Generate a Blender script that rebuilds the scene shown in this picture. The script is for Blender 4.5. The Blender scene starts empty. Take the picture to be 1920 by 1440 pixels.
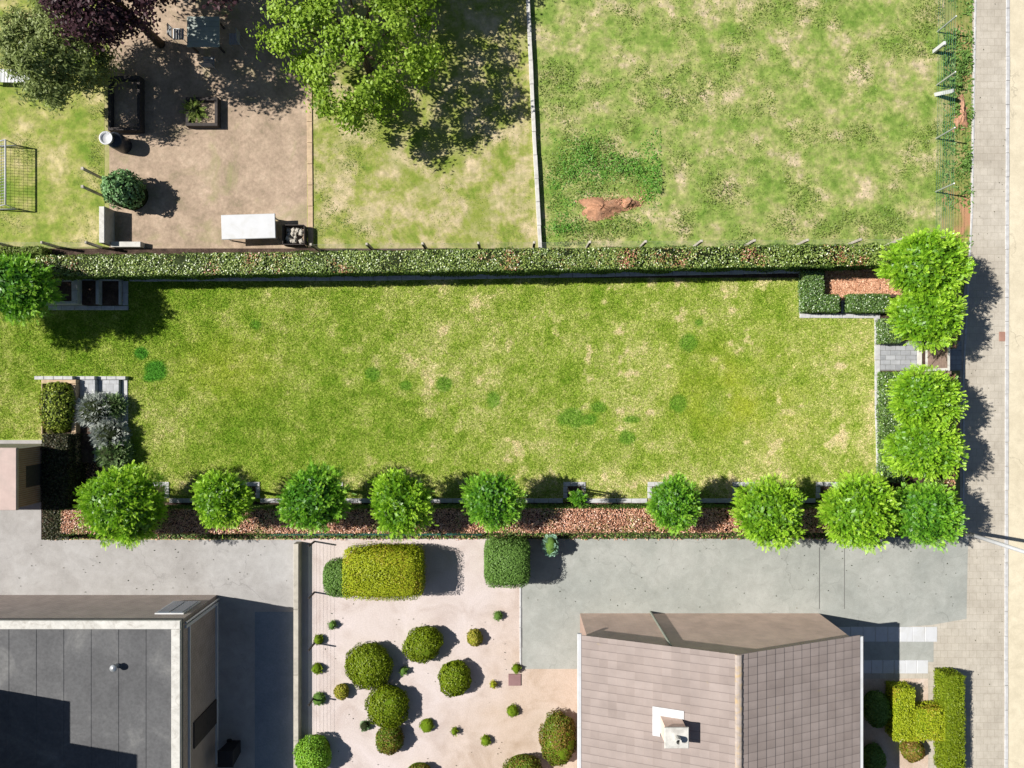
import bpy, math, random
import numpy as np
from mathutils import Vector, Matrix

# ------------------------------------------------------------------ camera, sky, sun, exposure
C = bpy.context.scene.collection
S = bpy.context.scene
H = 29.6            # drone height in metres
PPM = 45.0          # photo pixels per metre on the ground
cam_d = bpy.data.cameras.new('camera')
cam = bpy.data.objects.new('camera', cam_d)
C.objects.link(cam)
cam.location = (0, 0, H)
cam.rotation_euler = (0, 0, 0)
cam_d.sensor_width = 36
cam_d.lens = 18 / ((960 / PPM) / H)
cam_d.clip_end = 2000
S.camera = cam

SUN = Vector((1.0, -0.17, -1.0)).normalized()      # the way the light travels
sd = bpy.data.lights.new('sun', 'SUN')
sd.energy = 5.0
sd.angle = math.radians(0.5)
sd.color = (1.0, 0.955, 0.88)
so = bpy.data.objects.new('sun', sd)
so.rotation_euler = SUN.to_track_quat('-Z', 'Y').to_euler()
so.location = (-20, 5, 25)
C.objects.link(so)
W = bpy.data.worlds.new('World')
S.world = W
W.use_nodes = True
wn = W.node_tree
wn.nodes.clear()
sky = wn.nodes.new('ShaderNodeTexSky')
sky.sky_type = 'NISHITA'
sky.sun_disc = False
sky.sun_elevation = math.asin(-SUN.z)
sky.sun_rotation = math.atan2(-SUN.x, -SUN.y)
sky.dust_density = 0.6
bg = wn.nodes.new('ShaderNodeBackground')
bg.inputs['Strength'].default_value = 0.043
wo = wn.nodes.new('ShaderNodeOutputWorld')
wn.links.new(sky.outputs[0], bg.inputs[0])
wn.links.new(bg.outputs[0], wo.inputs[0])
S.view_settings.view_transform = 'Standard'
S.view_settings.look = 'None'
S.view_settings.exposure = 0.62
S.view_settings.gamma = 1.0
S.render.engine = 'CYCLES'

rng = np.random.default_rng(7)
random.seed(7)


def P(px, py, h=0.0):
    """ground position of something seen at photo pixel (px, py) whose height is h"""
    k = (1 - h / H) / PPM
    return Vector(((px - 960) * k, -(py - 720) * k, h))


# ------------------------------------------------------------------ materials
def srgb(r, g, b):
    f = lambda c: (c / 12.92 if c <= 0.04045 else ((c + 0.055) / 1.055) ** 2.4)
    return (f(r / 255), f(g / 255), f(b / 255), 1)


def new_mat(name):
    m = bpy.data.materials.new(name)
    m.use_nodes = True
    nt = m.node_tree
    nt.nodes.clear()
    out = nt.nodes.new('ShaderNodeOutputMaterial')
    return m, nt, out


def noise(nt, vec, scale, detail=4, rough=0.55, dist=0.0):
    n = nt.nodes.new('ShaderNodeTexNoise')
    n.inputs['Scale'].default_value = scale
    n.inputs['Detail'].default_value = detail
    n.inputs['Roughness'].default_value = rough
    n.inputs['Distortion'].default_value = dist
    if vec is not None:
        nt.links.new(vec, n.inputs['Vector'])
    return n.outputs['Fac']


def ramp(nt, fac, stops):
    r = nt.nodes.new('ShaderNodeValToRGB')
    el = r.color_ramp.elements
    while len(el) < len(stops):
        el.new(0.5)
    for e, (p, c) in zip(el, stops):
        e.position = p
        e.color = c if len(c) == 4 else (*c, 1)
    nt.links.new(fac, r.inputs[0])
    return r.outputs[0]


def mix(nt, fac, a, b, mode='MIX'):
    n = nt.nodes.new('ShaderNodeMix')
    n.data_type = 'RGBA'
    n.blend_type = mode
    for sock, v in ((n.inputs[0], fac), (n.inputs[6], a), (n.inputs[7], b)):
        if hasattr(v, 'links') or hasattr(v, 'is_linked'):
            nt.links.new(v, sock)
        elif isinstance(v, (int, float)):
            sock.default_value = v
        else:
            sock.default_value = v if len(v) == 4 else (*v, 1)
    return n.outputs[2]


def pos(nt):
    return nt.nodes.new('ShaderNodeNewGeometry').outputs['Position']


def attr(nt, name):
    a = nt.nodes.new('ShaderNodeAttribute')
    a.attribute_name = name
    return a


def mth(nt, op, a, b=0.0, c=0.0, clamp=False):
    n = nt.nodes.new('ShaderNodeMath')
    n.operation = op
    n.use_clamp = clamp
    for i, v in enumerate((a, b, c)):
        if isinstance(v, (int, float)):
            n.inputs[i].default_value = v
        else:
            nt.links.new(v, n.inputs[i])
    return n.outputs[0]


def prin(nt, out, col, rough=0.85, spec=0.25, bump=None, bstr=0.4, bdist=0.02, metal=0.0):
    p = nt.nodes.new('ShaderNodeBsdfPrincipled')
    if isinstance(col, tuple):
        p.inputs['Base Color'].default_value = col
    else:
        nt.links.new(col, p.inputs['Base Color'])
    p.inputs['Roughness'].default_value = rough
    p.inputs['Specular IOR Level'].default_value = spec
    p.inputs['Metallic'].default_value = metal
    if bump is not None:
        b = nt.nodes.new('ShaderNodeBump')
        b.inputs['Strength'].default_value = bstr
        b.inputs['Distance'].default_value = bdist
        nt.links.new(bump, b.inputs['Height'])
        nt.links.new(b.outputs[0], p.inputs['Normal'])
    nt.links.new(p.outputs[0], out.inputs[0])
    return p


def ground_mat(name, cols, scale=0.5, fine=12.0, fine_amt=0.25, bstr=0.5, detail=6, rough=0.9, stains=None, bdist=0.03, mid_amt=0.06, lo=0.30):
    """cols: 3+ colours over a large noise, plus a fine grain"""
    m, nt, out = new_mat(name)
    p = pos(nt)
    f = noise(nt, p, scale, detail, 0.68, 0.15)
    n = len(cols)
    c = ramp(nt, f, [(lo + (1 - 2 * lo) * i / (n - 1), col) for i, col in enumerate(cols)])
    md = noise(nt, p, scale * 4.5, 5, 0.7)
    c = mix(nt, 1.0, c, ramp(nt, md, [(0.35, (1 - mid_amt, 1 - mid_amt * 0.8, 1 - mid_amt)), (0.65, (1 + mid_amt,) * 3)]), 'MULTIPLY')
    g = noise(nt, p, fine, 5, 0.7)
    gg = ramp(nt, g, [(0.3, (1 - fine_amt,) * 3), (0.7, (1 + fine_amt,) * 3)])
    c = mix(nt, 1.0, c, gg, 'MULTIPLY')
    if stains:
        sc, lo, hi, scol, amt = stains
        s = noise(nt, p, sc, 4, 0.6, 1.0)
        sf = mth(nt, 'MULTIPLY', ramp(nt, s, [(lo, (0, 0, 0)), (hi, (1, 1, 1))]), amt)
        c = mix(nt, sf, c, scol)
    prin(nt, out, c, rough, 0.15, g, bstr, bdist)
    return m


def flat_mat(name, col, rough=0.6, var=0.12, scale=3.0, spec=0.3, metal=0.0, dirt=None):
    m, nt, out = new_mat(name)
    p = pos(nt)
    f = noise(nt, p, scale, 6, 0.65)
    g = ramp(nt, f, [(0.3, (1 - var,) * 3), (0.7, (1 + var,) * 3)])
    c = mix(nt, 1.0, col, g, 'MULTIPLY')
    if dirt:
        d = noise(nt, p, scale * 0.6, 5, 0.7, 1.5)
        c = mix(nt, ramp(nt, d, [(0.5, (0, 0, 0)), (0.7, (0.7, 0.7, 0.7))]), c, dirt)
    prin(nt, out, c, rough, spec, f, 0.15, 0.01, metal)
    return m


def leaf_mat(name, lo, mid, hi, trans=0.3, alt=None, alt_thr=0.6, alt_scale=1.2, gloss=0.018, posvar=0.0, alt_w=0.12):
    """leaf colour runs lo..hi with the per-leaf tint; alt = second leaf colour in patches"""
    m, nt, out = new_mat(name)
    t = attr(nt, 'tint').outputs['Fac']
    c = ramp(nt, t, [(0.0, lo), (0.5, mid), (1.0, hi)])
    p = pos(nt)
    if posvar:
        v = noise(nt, p, 0.9, 3)
        c = mix(nt, 1.0, c, ramp(nt, v, [(0.3, (1 - posvar,) * 3), (0.7, (1 + posvar,) * 3)]), 'MULTIPLY')
    if alt is not None:
        n = noise(nt, p, alt_scale, 3, 0.6)
        rnd = nt.nodes.new('ShaderNodeNewGeometry').outputs['Random Per Island']
        s = mth(nt, 'ADD', n, mth(nt, 'MULTIPLY', mth(nt, 'SUBTRACT', rnd, 0.5), 0.35))
        f = ramp(nt, s, [(alt_thr, (0, 0, 0)), (min(alt_thr + alt_w, 1), (1, 1, 1))])
        c = mix(nt, f, c, mix(nt, rnd, alt[0], alt[1]))
    d = nt.nodes.new('ShaderNodeBsdfDiffuse')
    tr = nt.nodes.new('ShaderNodeBsdfTranslucent')
    gl = nt.nodes.new('ShaderNodeBsdfGlossy')
    gl.inputs['Roughness'].default_value = 0.45
    nt.links.new(c, d.inputs[0])
    nt.links.new(c, tr.inputs[0])
    m1 = nt.nodes.new('ShaderNodeMixShader')
    m1.inputs[0].default_value = trans
    nt.links.new(d.outputs[0], m1.inputs[1])
    nt.links.new(tr.outputs[0], m1.inputs[2])
    m2 = nt.nodes.new('ShaderNodeMixShader')
    m2.inputs[0].default_value = gloss
    nt.links.new(m1.outputs[0], m2.inputs[1])
    nt.links.new(gl.outputs[0], m2.inputs[2])
    nt.links.new(m2.outputs[0], out.inputs[0])
    return m


def paver_mat(name, c1, c2, mortar, bw=0.2, bh=0.1, msize=0.008, rough=0.8, offset=0.5, rot=0.0, var=0.15):
    m, nt, out = new_mat(name)
    p = pos(nt)
    mp = nt.nodes.new('ShaderNodeMapping')
    mp.inputs['Rotation'].default_value = (0, 0, rot)
    nt.links.new(p, mp.inputs[0])
    b = nt.nodes.new('ShaderNodeTexBrick')
    b.offset = offset
    b.inputs['Scale'].default_value = 1.0
    b.inputs['Brick Width'].default_value = bw
    b.inputs['Row Height'].default_value = bh
    b.inputs['Mortar Size'].default_value = msize
    b.inputs['Color1'].default_value = c1
    b.inputs['Color2'].default_value = c2
    b.inputs['Mortar'].default_value = mortar
    nt.links.new(mp.outputs[0], b.inputs[0])
    f = noise(nt, p, 6, 6, 0.7)
    c = mix(nt, 1.0, b.outputs[0], ramp(nt, f, [(0.3, (1 - var,) * 3), (0.7, (1 + var,) * 3)]), 'MULTIPLY')
    prin(nt, out, c, rough, 0.2, b.outputs['Fac'], -0.3, 0.01)
    return m


M = {}
M['soil'] = ground_mat('soil', [(0.035, 0.024, 0.02), (0.07, 0.045, 0.035), (0.12, 0.085, 0.065)], 3.0, 22, 0.5, 1.0)
M['stone'] = flat_mat('kerb_stone', (0.42, 0.42, 0.425, 1), 0.8, 0.2, 5)
M['tan_stone'] = flat_mat('tan_stone', (0.43, 0.32, 0.21, 1), 0.8, 0.22, 6)
M['pale_stone'] = flat_mat('pale_stone', (0.50, 0.49, 0.46, 1), 0.8, 0.15, 4, dirt=(0.3, 0.28, 0.25, 1))
M['white_paint'] = flat_mat('white_paint', (0.50, 0.51, 0.53, 1), 0.5, 0.06, 2, dirt=(0.42, 0.42, 0.40, 1))
M['core'] = flat_mat('twigs_and_inner_leaves', (0.022, 0.03, 0.012, 1), 0.95, 0.5, 8, 0.05)
M['mossy_core'] = flat_mat('mossy_inner_leaves', (0.10, 0.16, 0.01, 1), 0.95, 0.3, 8, 0.05)
M['golden_core'] = flat_mat('golden_inner_leaves', (0.20, 0.23, 0.015, 1), 0.95, 0.3, 8, 0.05)
M['green_core'] = flat_mat('green_inner_leaves', (0.08, 0.15, 0.03, 1), 0.95, 0.3, 8, 0.05)
INNER = dict(moss_leaf=M['mossy_core'], lime_leaf=M['mossy_core'], rust_leaf=M['mossy_core'])
INNER.update(gold_leaf=M['golden_core'], yellow_leaf=M['golden_core'])
INNER.update(mid_leaf=M['green_core'], mint_leaf=M['green_core'])
M['core_brown'] = flat_mat('inner_twigs_brown', (0.03, 0.02, 0.014, 1), 0.95, 0.5, 8, 0.05)
M['bark'] = flat_mat('bark', (0.10, 0.075, 0.055, 1), 0.9, 0.35, 12, 0.1)
M['wood'] = flat_mat('weathered_wood', (0.21, 0.15, 0.12, 1), 0.8, 0.25, 9)
M['dark_wood'] = flat_mat('dark_wood', (0.05, 0.042, 0.04, 1), 0.85, 0.25, 9)
M['concrete'] = flat_mat('old_concrete', (0.40, 0.37, 0.32, 1), 0.85, 0.18, 2.2, dirt=(0.22, 0.2, 0.17, 1))
M['metal'] = flat_mat('galvanised_metal', (0.5, 0.52, 0.54, 1), 0.4, 0.08, 4, 0.5, 0.6)
M['green_net'] = flat_mat('green_netting', (0.03, 0.14, 0.12, 1), 0.8, 0.3, 9)
M['paver'] = paver_mat('grey_pavers', (0.34, 0.35, 0.37, 1), (0.25, 0.26, 0.28, 1), (0.17, 0.17, 0.17, 1), 0.42, 0.2, 0.01)
M['slab'] = paver_mat('step_slabs', (0.40, 0.41, 0.43, 1), (0.34, 0.35, 0.37, 1), (0.22, 0.22, 0.22, 1), 0.3, 0.3, 0.008)
M['dark_joint'] = flat_mat('dark_joint', (0.11, 0.11, 0.105, 1), 0.9)
M['terracotta'] = flat_mat('terracotta', (0.42, 0.2, 0.12, 1), 0.8, 0.15, 5)

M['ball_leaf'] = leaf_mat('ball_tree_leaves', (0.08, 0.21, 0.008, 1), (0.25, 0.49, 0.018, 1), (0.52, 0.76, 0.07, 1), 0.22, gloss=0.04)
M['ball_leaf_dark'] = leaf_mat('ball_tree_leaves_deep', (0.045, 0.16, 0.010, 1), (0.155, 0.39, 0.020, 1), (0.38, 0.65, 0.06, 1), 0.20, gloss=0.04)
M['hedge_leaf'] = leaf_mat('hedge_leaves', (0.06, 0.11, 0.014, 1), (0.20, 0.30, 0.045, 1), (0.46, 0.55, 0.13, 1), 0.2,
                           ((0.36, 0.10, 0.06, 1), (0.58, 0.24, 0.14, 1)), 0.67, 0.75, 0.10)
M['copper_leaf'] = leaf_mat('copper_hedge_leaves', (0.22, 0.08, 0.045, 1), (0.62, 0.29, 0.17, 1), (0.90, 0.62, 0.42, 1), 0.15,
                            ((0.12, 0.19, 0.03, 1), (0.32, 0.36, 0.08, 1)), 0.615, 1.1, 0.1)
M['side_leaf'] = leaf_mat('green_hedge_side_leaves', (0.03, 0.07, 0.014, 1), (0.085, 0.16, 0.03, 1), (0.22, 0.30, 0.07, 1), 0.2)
M['box_leaf'] = leaf_mat('box_leaves', (0.03, 0.07, 0.012, 1), (0.085, 0.19, 0.025, 1), (0.24, 0.38, 0.07, 1), 0.15,
                         ((0.35, 0.2, 0.1, 1), (0.25, 0.3, 0.1, 1)), 0.72, 1.6, 0.14)
M['dark_leaf'] = leaf_mat('shaded_hedge_and_fallen_leaves', (0.012, 0.016, 0.008, 1), (0.035, 0.045, 0.018, 1), (0.12, 0.10, 0.06, 1), 0.1)  # hedge's shade is put into this leaf colour; fallen leaves share it
M['grey_leaf'] = leaf_mat('lavender_leaves', (0.26, 0.28, 0.25, 1), (0.48, 0.52, 0.47, 1), (0.70, 0.72, 0.70, 1), 0.15)
M['rosemary_leaf'] = leaf_mat('rosemary_leaves', (0.10, 0.17, 0.06, 1), (0.22, 0.34, 0.12, 1), (0.44, 0.50, 0.32, 1), 0.15)
M['bush_leaf'] = leaf_mat('bush_leaves', (0.07, 0.12, 0.012, 1), (0.22, 0.29, 0.03, 1), (0.48, 0.54, 0.11, 1), 0.2,
                          ((0.38, 0.16, 0.08, 1), (0.3, 0.14, 0.08, 1)), 0.7, 1.4)
M['olive_leaf'] = leaf_mat('olive_tree_leaves', (0.10, 0.14, 0.035, 1), (0.23, 0.29, 0.09, 1), (0.40, 0.46, 0.19, 1), 0.3)
M['purple_leaf'] = leaf_mat('purple_leaves', (0.02, 0.009, 0.013, 1), (0.05, 0.022, 0.03, 1), (0.12, 0.06, 0.07, 1), 0.2)
M['big_leaf'] = leaf_mat('broad_tree_leaves', (0.10, 0.19, 0.015, 1), (0.25, 0.39, 0.035, 1), (0.44, 0.58, 0.10, 1), 0.36)
M['blue_leaf'] = leaf_mat('blue_green_leaves', (0.09, 0.19, 0.06, 1), (0.17, 0.33, 0.12, 1), (0.32, 0.50, 0.26, 1), 0.25)
M['gold_leaf'] = leaf_mat('golden_hedge_leaves', (0.26, 0.32, 0.012, 1), (0.32, 0.39, 0.016, 1), (0.40, 0.46, 0.03, 1), 0.12,
                          ((0.42, 0.27, 0.05, 1), (0.36, 0.27, 0.03, 1)), 0.62, 0.9, posvar=0.1)
M['mid_leaf'] = leaf_mat('green_shrub_leaves', (0.10, 0.20, 0.04, 1), (0.13, 0.24, 0.05, 1), (0.18, 0.30, 0.075, 1), 0.12, posvar=0.1)
M['moss_leaf'] = leaf_mat('moss_green_leaves', (0.115, 0.165, 0.006, 1), (0.155, 0.215, 0.008, 1), (0.23, 0.29, 0.02, 1), 0.12, posvar=0.12)
M['lime_leaf'] = leaf_mat('lime_leaves', (0.15, 0.33, 0.025, 1), (0.23, 0.45, 0.04, 1), (0.34, 0.57, 0.08, 1), 0.25)
M['rust_leaf'] = leaf_mat('rusty_shrub_leaves', (0.12, 0.10, 0.015, 1), (0.2, 0.13, 0.03, 1), (0.3, 0.2, 0.05, 1), 0.12,
                          ((0.09, 0.17, 0.015, 1), (0.14, 0.2, 0.02, 1)), 0.5, 1.0)
M['yellow_leaf'] = leaf_mat('yellow_shrub_leaves', (0.22, 0.22, 0.02, 1), (0.32, 0.30, 0.04, 1), (0.45, 0.38, 0.09, 1), 0.15)
M['mint_leaf'] = leaf_mat('mint_leaves', (0.20, 0.36, 0.25, 1), (0.28, 0.46, 0.34, 1), (0.36, 0.55, 0.42, 1), 0.15)
M['litter'] = leaf_mat('dry_leaves', (0.28, 0.12, 0.06, 1), (0.60, 0.32, 0.20, 1), (0.85, 0.60, 0.42, 1), 0.1)
M['weed_leaf'] = leaf_mat('weed_leaves', (0.14, 0.22, 0.035, 1), (0.21, 0.285, 0.06, 1), (0.31, 0.36, 0.13, 1), 0.3)
M['patch_leaf'] = leaf_mat('broad_weed_leaves', (0.09, 0.25, 0.03, 1), (0.15, 0.36, 0.05, 1), (0.25, 0.48, 0.10, 1), 0.3)


# ------------------------------------------------------------------ lawn colour field (numpy value noise, shared by turf and blades)
def vnoise(x, y, s, seed):
    r = np.random.default_rng(seed)
    g = r.random((128, 128))
    u = x * s + 1000.3
    v = y * s + 1000.7
    iu = np.floor(u).astype(int)
    iv = np.floor(v).astype(int)
    fu = u - iu
    fv = v - iv
    fu = fu * fu * (3 - 2 * fu)
    fv = fv * fv * (3 - 2 * fv)
    a = g[iu % 128, iv % 128]
    b = g[(iu + 1) % 128, iv % 128]
    c = g[iu % 128, (iv + 1) % 128]
    d = g[(iu + 1) % 128, (iv + 1) % 128]
    return (a * (1 - fu) + b * fu) * (1 - fv) + (c * (1 - fu) + d * fu) * fv


def fbm(x, y, s, seed, octv=4, gain=0.55):
    t = 0
    a = 1
    n = 0
    for i in range(octv):
        t = t + a * vnoise(x, y, s * (2.03 ** i), seed + i)
        n += a
        a *= gain
    return t / n


DEEP = [(290, 697, 24, 22), (265, 662, 13, 12), (1290, 643, 17, 18), (1072, 782, 27, 20), (1105, 786, 18, 12), (1270, 755, 18, 18),
        (1175, 820, 15, 15), (833, 720, 15, 14), (1120, 764, 16, 12), (1185, 786, 16, 8), (760, 722, 12, 10), (700, 700, 14, 14),
        (925, 750, 13, 16), (480, 610, 12, 10), (1310, 605, 10, 8)]


def lawn_field(x, y):
    px = x * PPM + 960
    py = 720 - y * PPM
    dryw = 0.31 + 0.13 * np.clip((px - 560) / 900, 0, 1) + 0.07 * np.exp(-((px - 1180) / 260) ** 2 - ((py - 640) / 90) ** 2) \
        - 0.10 * np.exp(-((px - 160) / 180) ** 2 - ((py - 690) / 90) ** 2) + 0.06 * np.exp(-((px - 400) / 90) ** 2 - ((py - 690) / 70) ** 2) \
        + 0.06 * np.exp(-((px - 1010) / 40) ** 2 - ((py - 780) / 30) ** 2)
    n1 = fbm(x, y, 0.35, 11, 3)
    n2 = fbm(x, y, 2.2, 23, 4, 0.7)
    dry = dryw + 0.06 + (n1 - 0.5) * 0.65 + (n2 - 0.5) * 0.8
    n3 = fbm(x, y, 1.5, 41, 3, 0.6)
    spots = np.clip((n3 - 0.655) * 12, 0, 1) * np.clip(dryw * 2.4 - 0.5, 0, 1)
    edge = np.exp(-((py - 905) / 14) ** 2) * 0.16 + np.exp(-((px - 1630) / 22) ** 2) * 0.2
    dry = np.clip(dry + spots * 0.7 + edge, 0, 1)
    deep = np.zeros_like(x)
    wob = (fbm(x, y, 2.5, 77, 3) - 0.5) * 1.3
    for cx, cy, rx, ry in DEEP:
        d = ((px - cx) / rx) ** 2 + ((py - cy) / ry) ** 2
        deep = np.maximum(deep, np.clip((1.15 + wob - d) * 1.6, 0, 1) * (0.9 if cx < 300 else 0.45))
    yel = np.exp(-((px - 1400) / 130) ** 2 - ((py - 740) / 90) ** 2) * 0.65 * np.clip(fbm(x, y, 0.8, 91, 3) * 2 - 0.4, 0, 1)
    yel = np.maximum(yel, 0.35 * np.exp(-((px - 430) / 90) ** 2 - ((py - 690) / 60) ** 2))
    return dry * (1 - deep * 0.9), deep, yel


def lawn_color_nodes(nt, blade):
    dry = attr(nt, 'dry').outputs['Fac']
    deep = attr(nt, 'deep').outputs['Fac']
    yel = attr(nt, 'yel').outputs['Fac']
    p = pos(nt)
    f1 = noise(nt, p, 9, 5, 0.75)
    f2 = noise(nt, p, 26, 3, 0.7)
    d = mth(nt, 'ADD', dry, mth(nt, 'MULTIPLY', mth(nt, 'SUBTRACT', f1, 0.5), 1.0))
    if blade:
        rn = nt.nodes.new('ShaderNodeNewGeometry').outputs['Random Per Island']
        d = mth(nt, 'ADD', d, mth(nt, 'MULTIPLY', mth(nt, 'SUBTRACT', rn, 0.5), 0.48))
    d = mth(nt, 'ADD', d, mth(nt, 'MULTIPLY', mth(nt, 'SUBTRACT', f2, 0.5), 0.9), clamp=True)
    c = ramp(nt, d, [(0.05, (0.13, 0.245, 0.016)), (0.40, (0.275, 0.365, 0.050)), (0.70, (0.43, 0.455, 0.145)), (1.0, (0.66, 0.56, 0.34))])
    c = mix(nt, yel, c, (0.36, 0.40, 0.03, 1))
    c = mix(nt, deep, c, (0.08, 0.27, 0.03, 1))
    return c


def make_lawn_mat():
    m, nt, out = new_mat('lawn_turf')
    c = lawn_color_nodes(nt, False)
    p = pos(nt)
    f = noise(nt, p, 18, 6, 0.8)
    c = mix(nt, 1.0, c, ramp(nt, f, [(0.32, (0.55, 0.55, 0.55)), (0.62, (1.15, 1.15, 1.15))]), 'MULTIPLY')
    prin(nt, out, c, 0.95, 0.05, f, 0.8, 0.04)
    return m


def make_blade_mat():
    m, nt, out = new_mat('lawn_blades')
    c = lawn_color_nodes(nt, True)
    rnd = nt.nodes.new('ShaderNodeNewGeometry').outputs['Random Per Island']
    c = mix(nt, 1.0, c, ramp(nt, rnd, [(0.0, (0.68, 0.71, 0.66)), (0.8, (1.2, 1.2, 1.15)), (1.0, (1.5, 1.46, 1.42))]), 'MULTIPLY')
    d = nt.nodes.new('ShaderNodeBsdfDiffuse')
    t = nt.nodes.new('ShaderNodeBsdfTranslucent')
    nt.links.new(c, d.inputs[0])
    nt.links.new(c, t.inputs[0])
    ms = nt.nodes.new('ShaderNodeMixShader')
    ms.inputs[0].default_value = 0.3
    nt.links.new(d.outputs[0], ms.inputs[1])
    nt.links.new(t.outputs[0], ms.inputs[2])
    nt.links.new(ms.outputs[0], out.inputs[0])
    return m


M['lawn'] = make_lawn_mat()
M['blade'] = make_blade_mat()


# ------------------------------------------------------------------ mesh helpers
def tag(o, label=None, cat=None, group=None, kind=None):
    if label:
        o['label'] = label
    if cat:
        o['category'] = cat
    if group:
        o['group'] = group
    if kind:
        o['kind'] = kind
    return o


def link(name, me, parent=None, loc=None):
    o = bpy.data.objects.new(name, me)
    C.objects.link(o)
    if loc is not None:
        o.location = loc
    if parent:
        o.parent = parent
    return o


def thing(name, label, cat, loc=(0, 0, 0), group=None, rz=0.0):
    o = bpy.data.objects.new(name, None)
    o.empty_display_size = 0.3
    C.objects.link(o)
    o.location = loc
    o.rotation_euler = (0, 0, rz)
    return tag(o, label, cat, group)


class MB:
    def __init__(self):
        self.v = []
        self.f = []
        self.mi = []

    def add(self, vs, fs, mi=0):
        n = len(self.v)
        self.v += [tuple(v) for v in vs]
        self.f += [tuple(i + n for i in f) for f in fs]
        self.mi += [mi] * len(fs)

    def box(self, x0, x1, y0, y1, z0, z1, mi=0, bev=0.0, rz=0.0, c=None):
        b = min(bev, (x1 - x0) / 3, (y1 - y0) / 3)
        if b > 0:
            vs = [(x0, y0, z0), (x1, y0, z0), (x1, y1, z0), (x0, y1, z0),
                  (x0, y0, z1 - b), (x1, y0, z1 - b), (x1, y1, z1 - b), (x0, y1, z1 - b),
                  (x0 + b, y0 + b, z1), (x1 - b, y0 + b, z1), (x1 - b, y1 - b, z1), (x0 + b, y1 - b, z1)]
            fs = [(3, 2, 1, 0), (0, 1, 5, 4), (1, 2, 6, 5), (2, 3, 7, 6), (3, 0, 4, 7), (4, 5, 9, 8), (5, 6, 10, 9), (6, 7, 11, 10), (7, 4, 8, 11), (8, 9, 10, 11)]
        else:
            vs = [(x0, y0, z0), (x1, y0, z0), (x1, y1, z0), (x0, y1, z0), (x0, y0, z1), (x1, y0, z1), (x1, y1, z1), (x0, y1, z1)]
            fs = [(3, 2, 1, 0), (0, 1, 5, 4), (1, 2, 6, 5), (2, 3, 7, 6), (3, 0, 4, 7), (4, 5, 6, 7)]
        if rz:
            cx, cy = c if c else ((x0 + x1) / 2, (y0 + y1) / 2)
            cs, sn = math.cos(rz), math.sin(rz)
            vs = [(cx + (x - cx) * cs - (y - cy) * sn, cy + (x - cx) * sn + (y - cy) * cs, z) for x, y, z in vs]
        self.add(vs, fs, mi)

    def tube(self, pts, rad, n=8, mi=0, cap=True):
        rings = []
        pts = [Vector(p) for p in pts]
        if not isinstance(rad, (list, tuple)):
            rad = [rad] * len(pts)
        vs = []
        for i, p in enumerate(pts):
            d = (pts[min(i + 1, len(pts) - 1)] - pts[max(i - 1, 0)]).normalized()
            a = d.orthogonal().normalized()
            if abs(d.z) < 0.95:
                a = d.cross(Vector((0, 0, 1))).normalized()
            else:
                a = Vector((1, 0, 0)) - d * d.x
                a.normalize()
            b = d.cross(a)
            for k in range(n):
                t = 2 * math.pi * k / n
                vs.append(p + (a * math.cos(t) + b * math.sin(t)) * rad[i])
        fs = []
        for i in range(len(pts) - 1):
            for k in range(n):
                k2 = (k + 1) % n
                fs.append((i * n + k, i * n + k2, (i + 1) * n + k2, (i + 1) * n + k))
        if cap:
            fs.append(tuple(range((len(pts) - 1) * n, len(pts) * n)))
            fs.append(tuple(reversed(range(n))))
        self.add(vs, fs, mi)

    def lathe(self, prof, c=(0, 0, 0), n=20, mi=0):
        vs = []
        for r, z in prof:
            for k in range(n):
                t = 2 * math.pi * k / n
                vs.append((c[0] + r * math.cos(t), c[1] + r * math.sin(t), c[2] + z))
        fs = []
        for i in range(len(prof) - 1):
            for k in range(n):
                k2 = (k + 1) % n
                fs.append((i * n + k, i * n + k2, (i + 1) * n + k2, (i + 1) * n + k))
        self.add(vs, fs, mi)

    def beam(self, a, b, w, t, mi=0):
        """rectangular bar from a to b, width w sideways, thickness t"""
        a = Vector(a)
        b = Vector(b)
        d = (b - a).normalized()
        s = d.cross(Vector((0, 0, 1)))
        if s.length < 1e-3:
            s = Vector((1, 0, 0))
        s.normalize()
        u = s.cross(d)
        vs = [p + s * (w / 2 * i) + u * (t / 2 * j) for p in (a, b) for i, j in ((-1, -1), (1, -1), (1, 1), (-1, 1))]
        self.add(vs, [(3, 2, 1, 0), (4, 5, 6, 7), (0, 1, 5, 4), (1, 2, 6, 5), (2, 3, 7, 6), (3, 0, 4, 7)], mi)

    def build(self, name, mats, parent=None, loc=None, smooth=False):
        me = bpy.data.meshes.new(name)
        me.from_pydata(self.v, [], self.f)
        for m in (mats if isinstance(mats, (list, tuple)) else [mats]):
            me.materials.append(m)
        me.polygons.foreach_set('material_index', self.mi)
        if smooth:
            me.polygons.foreach_set('use_smooth', [True] * len(self.f))
        me.validate()
        me.update()
        return link(name, me, parent, loc)


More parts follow.
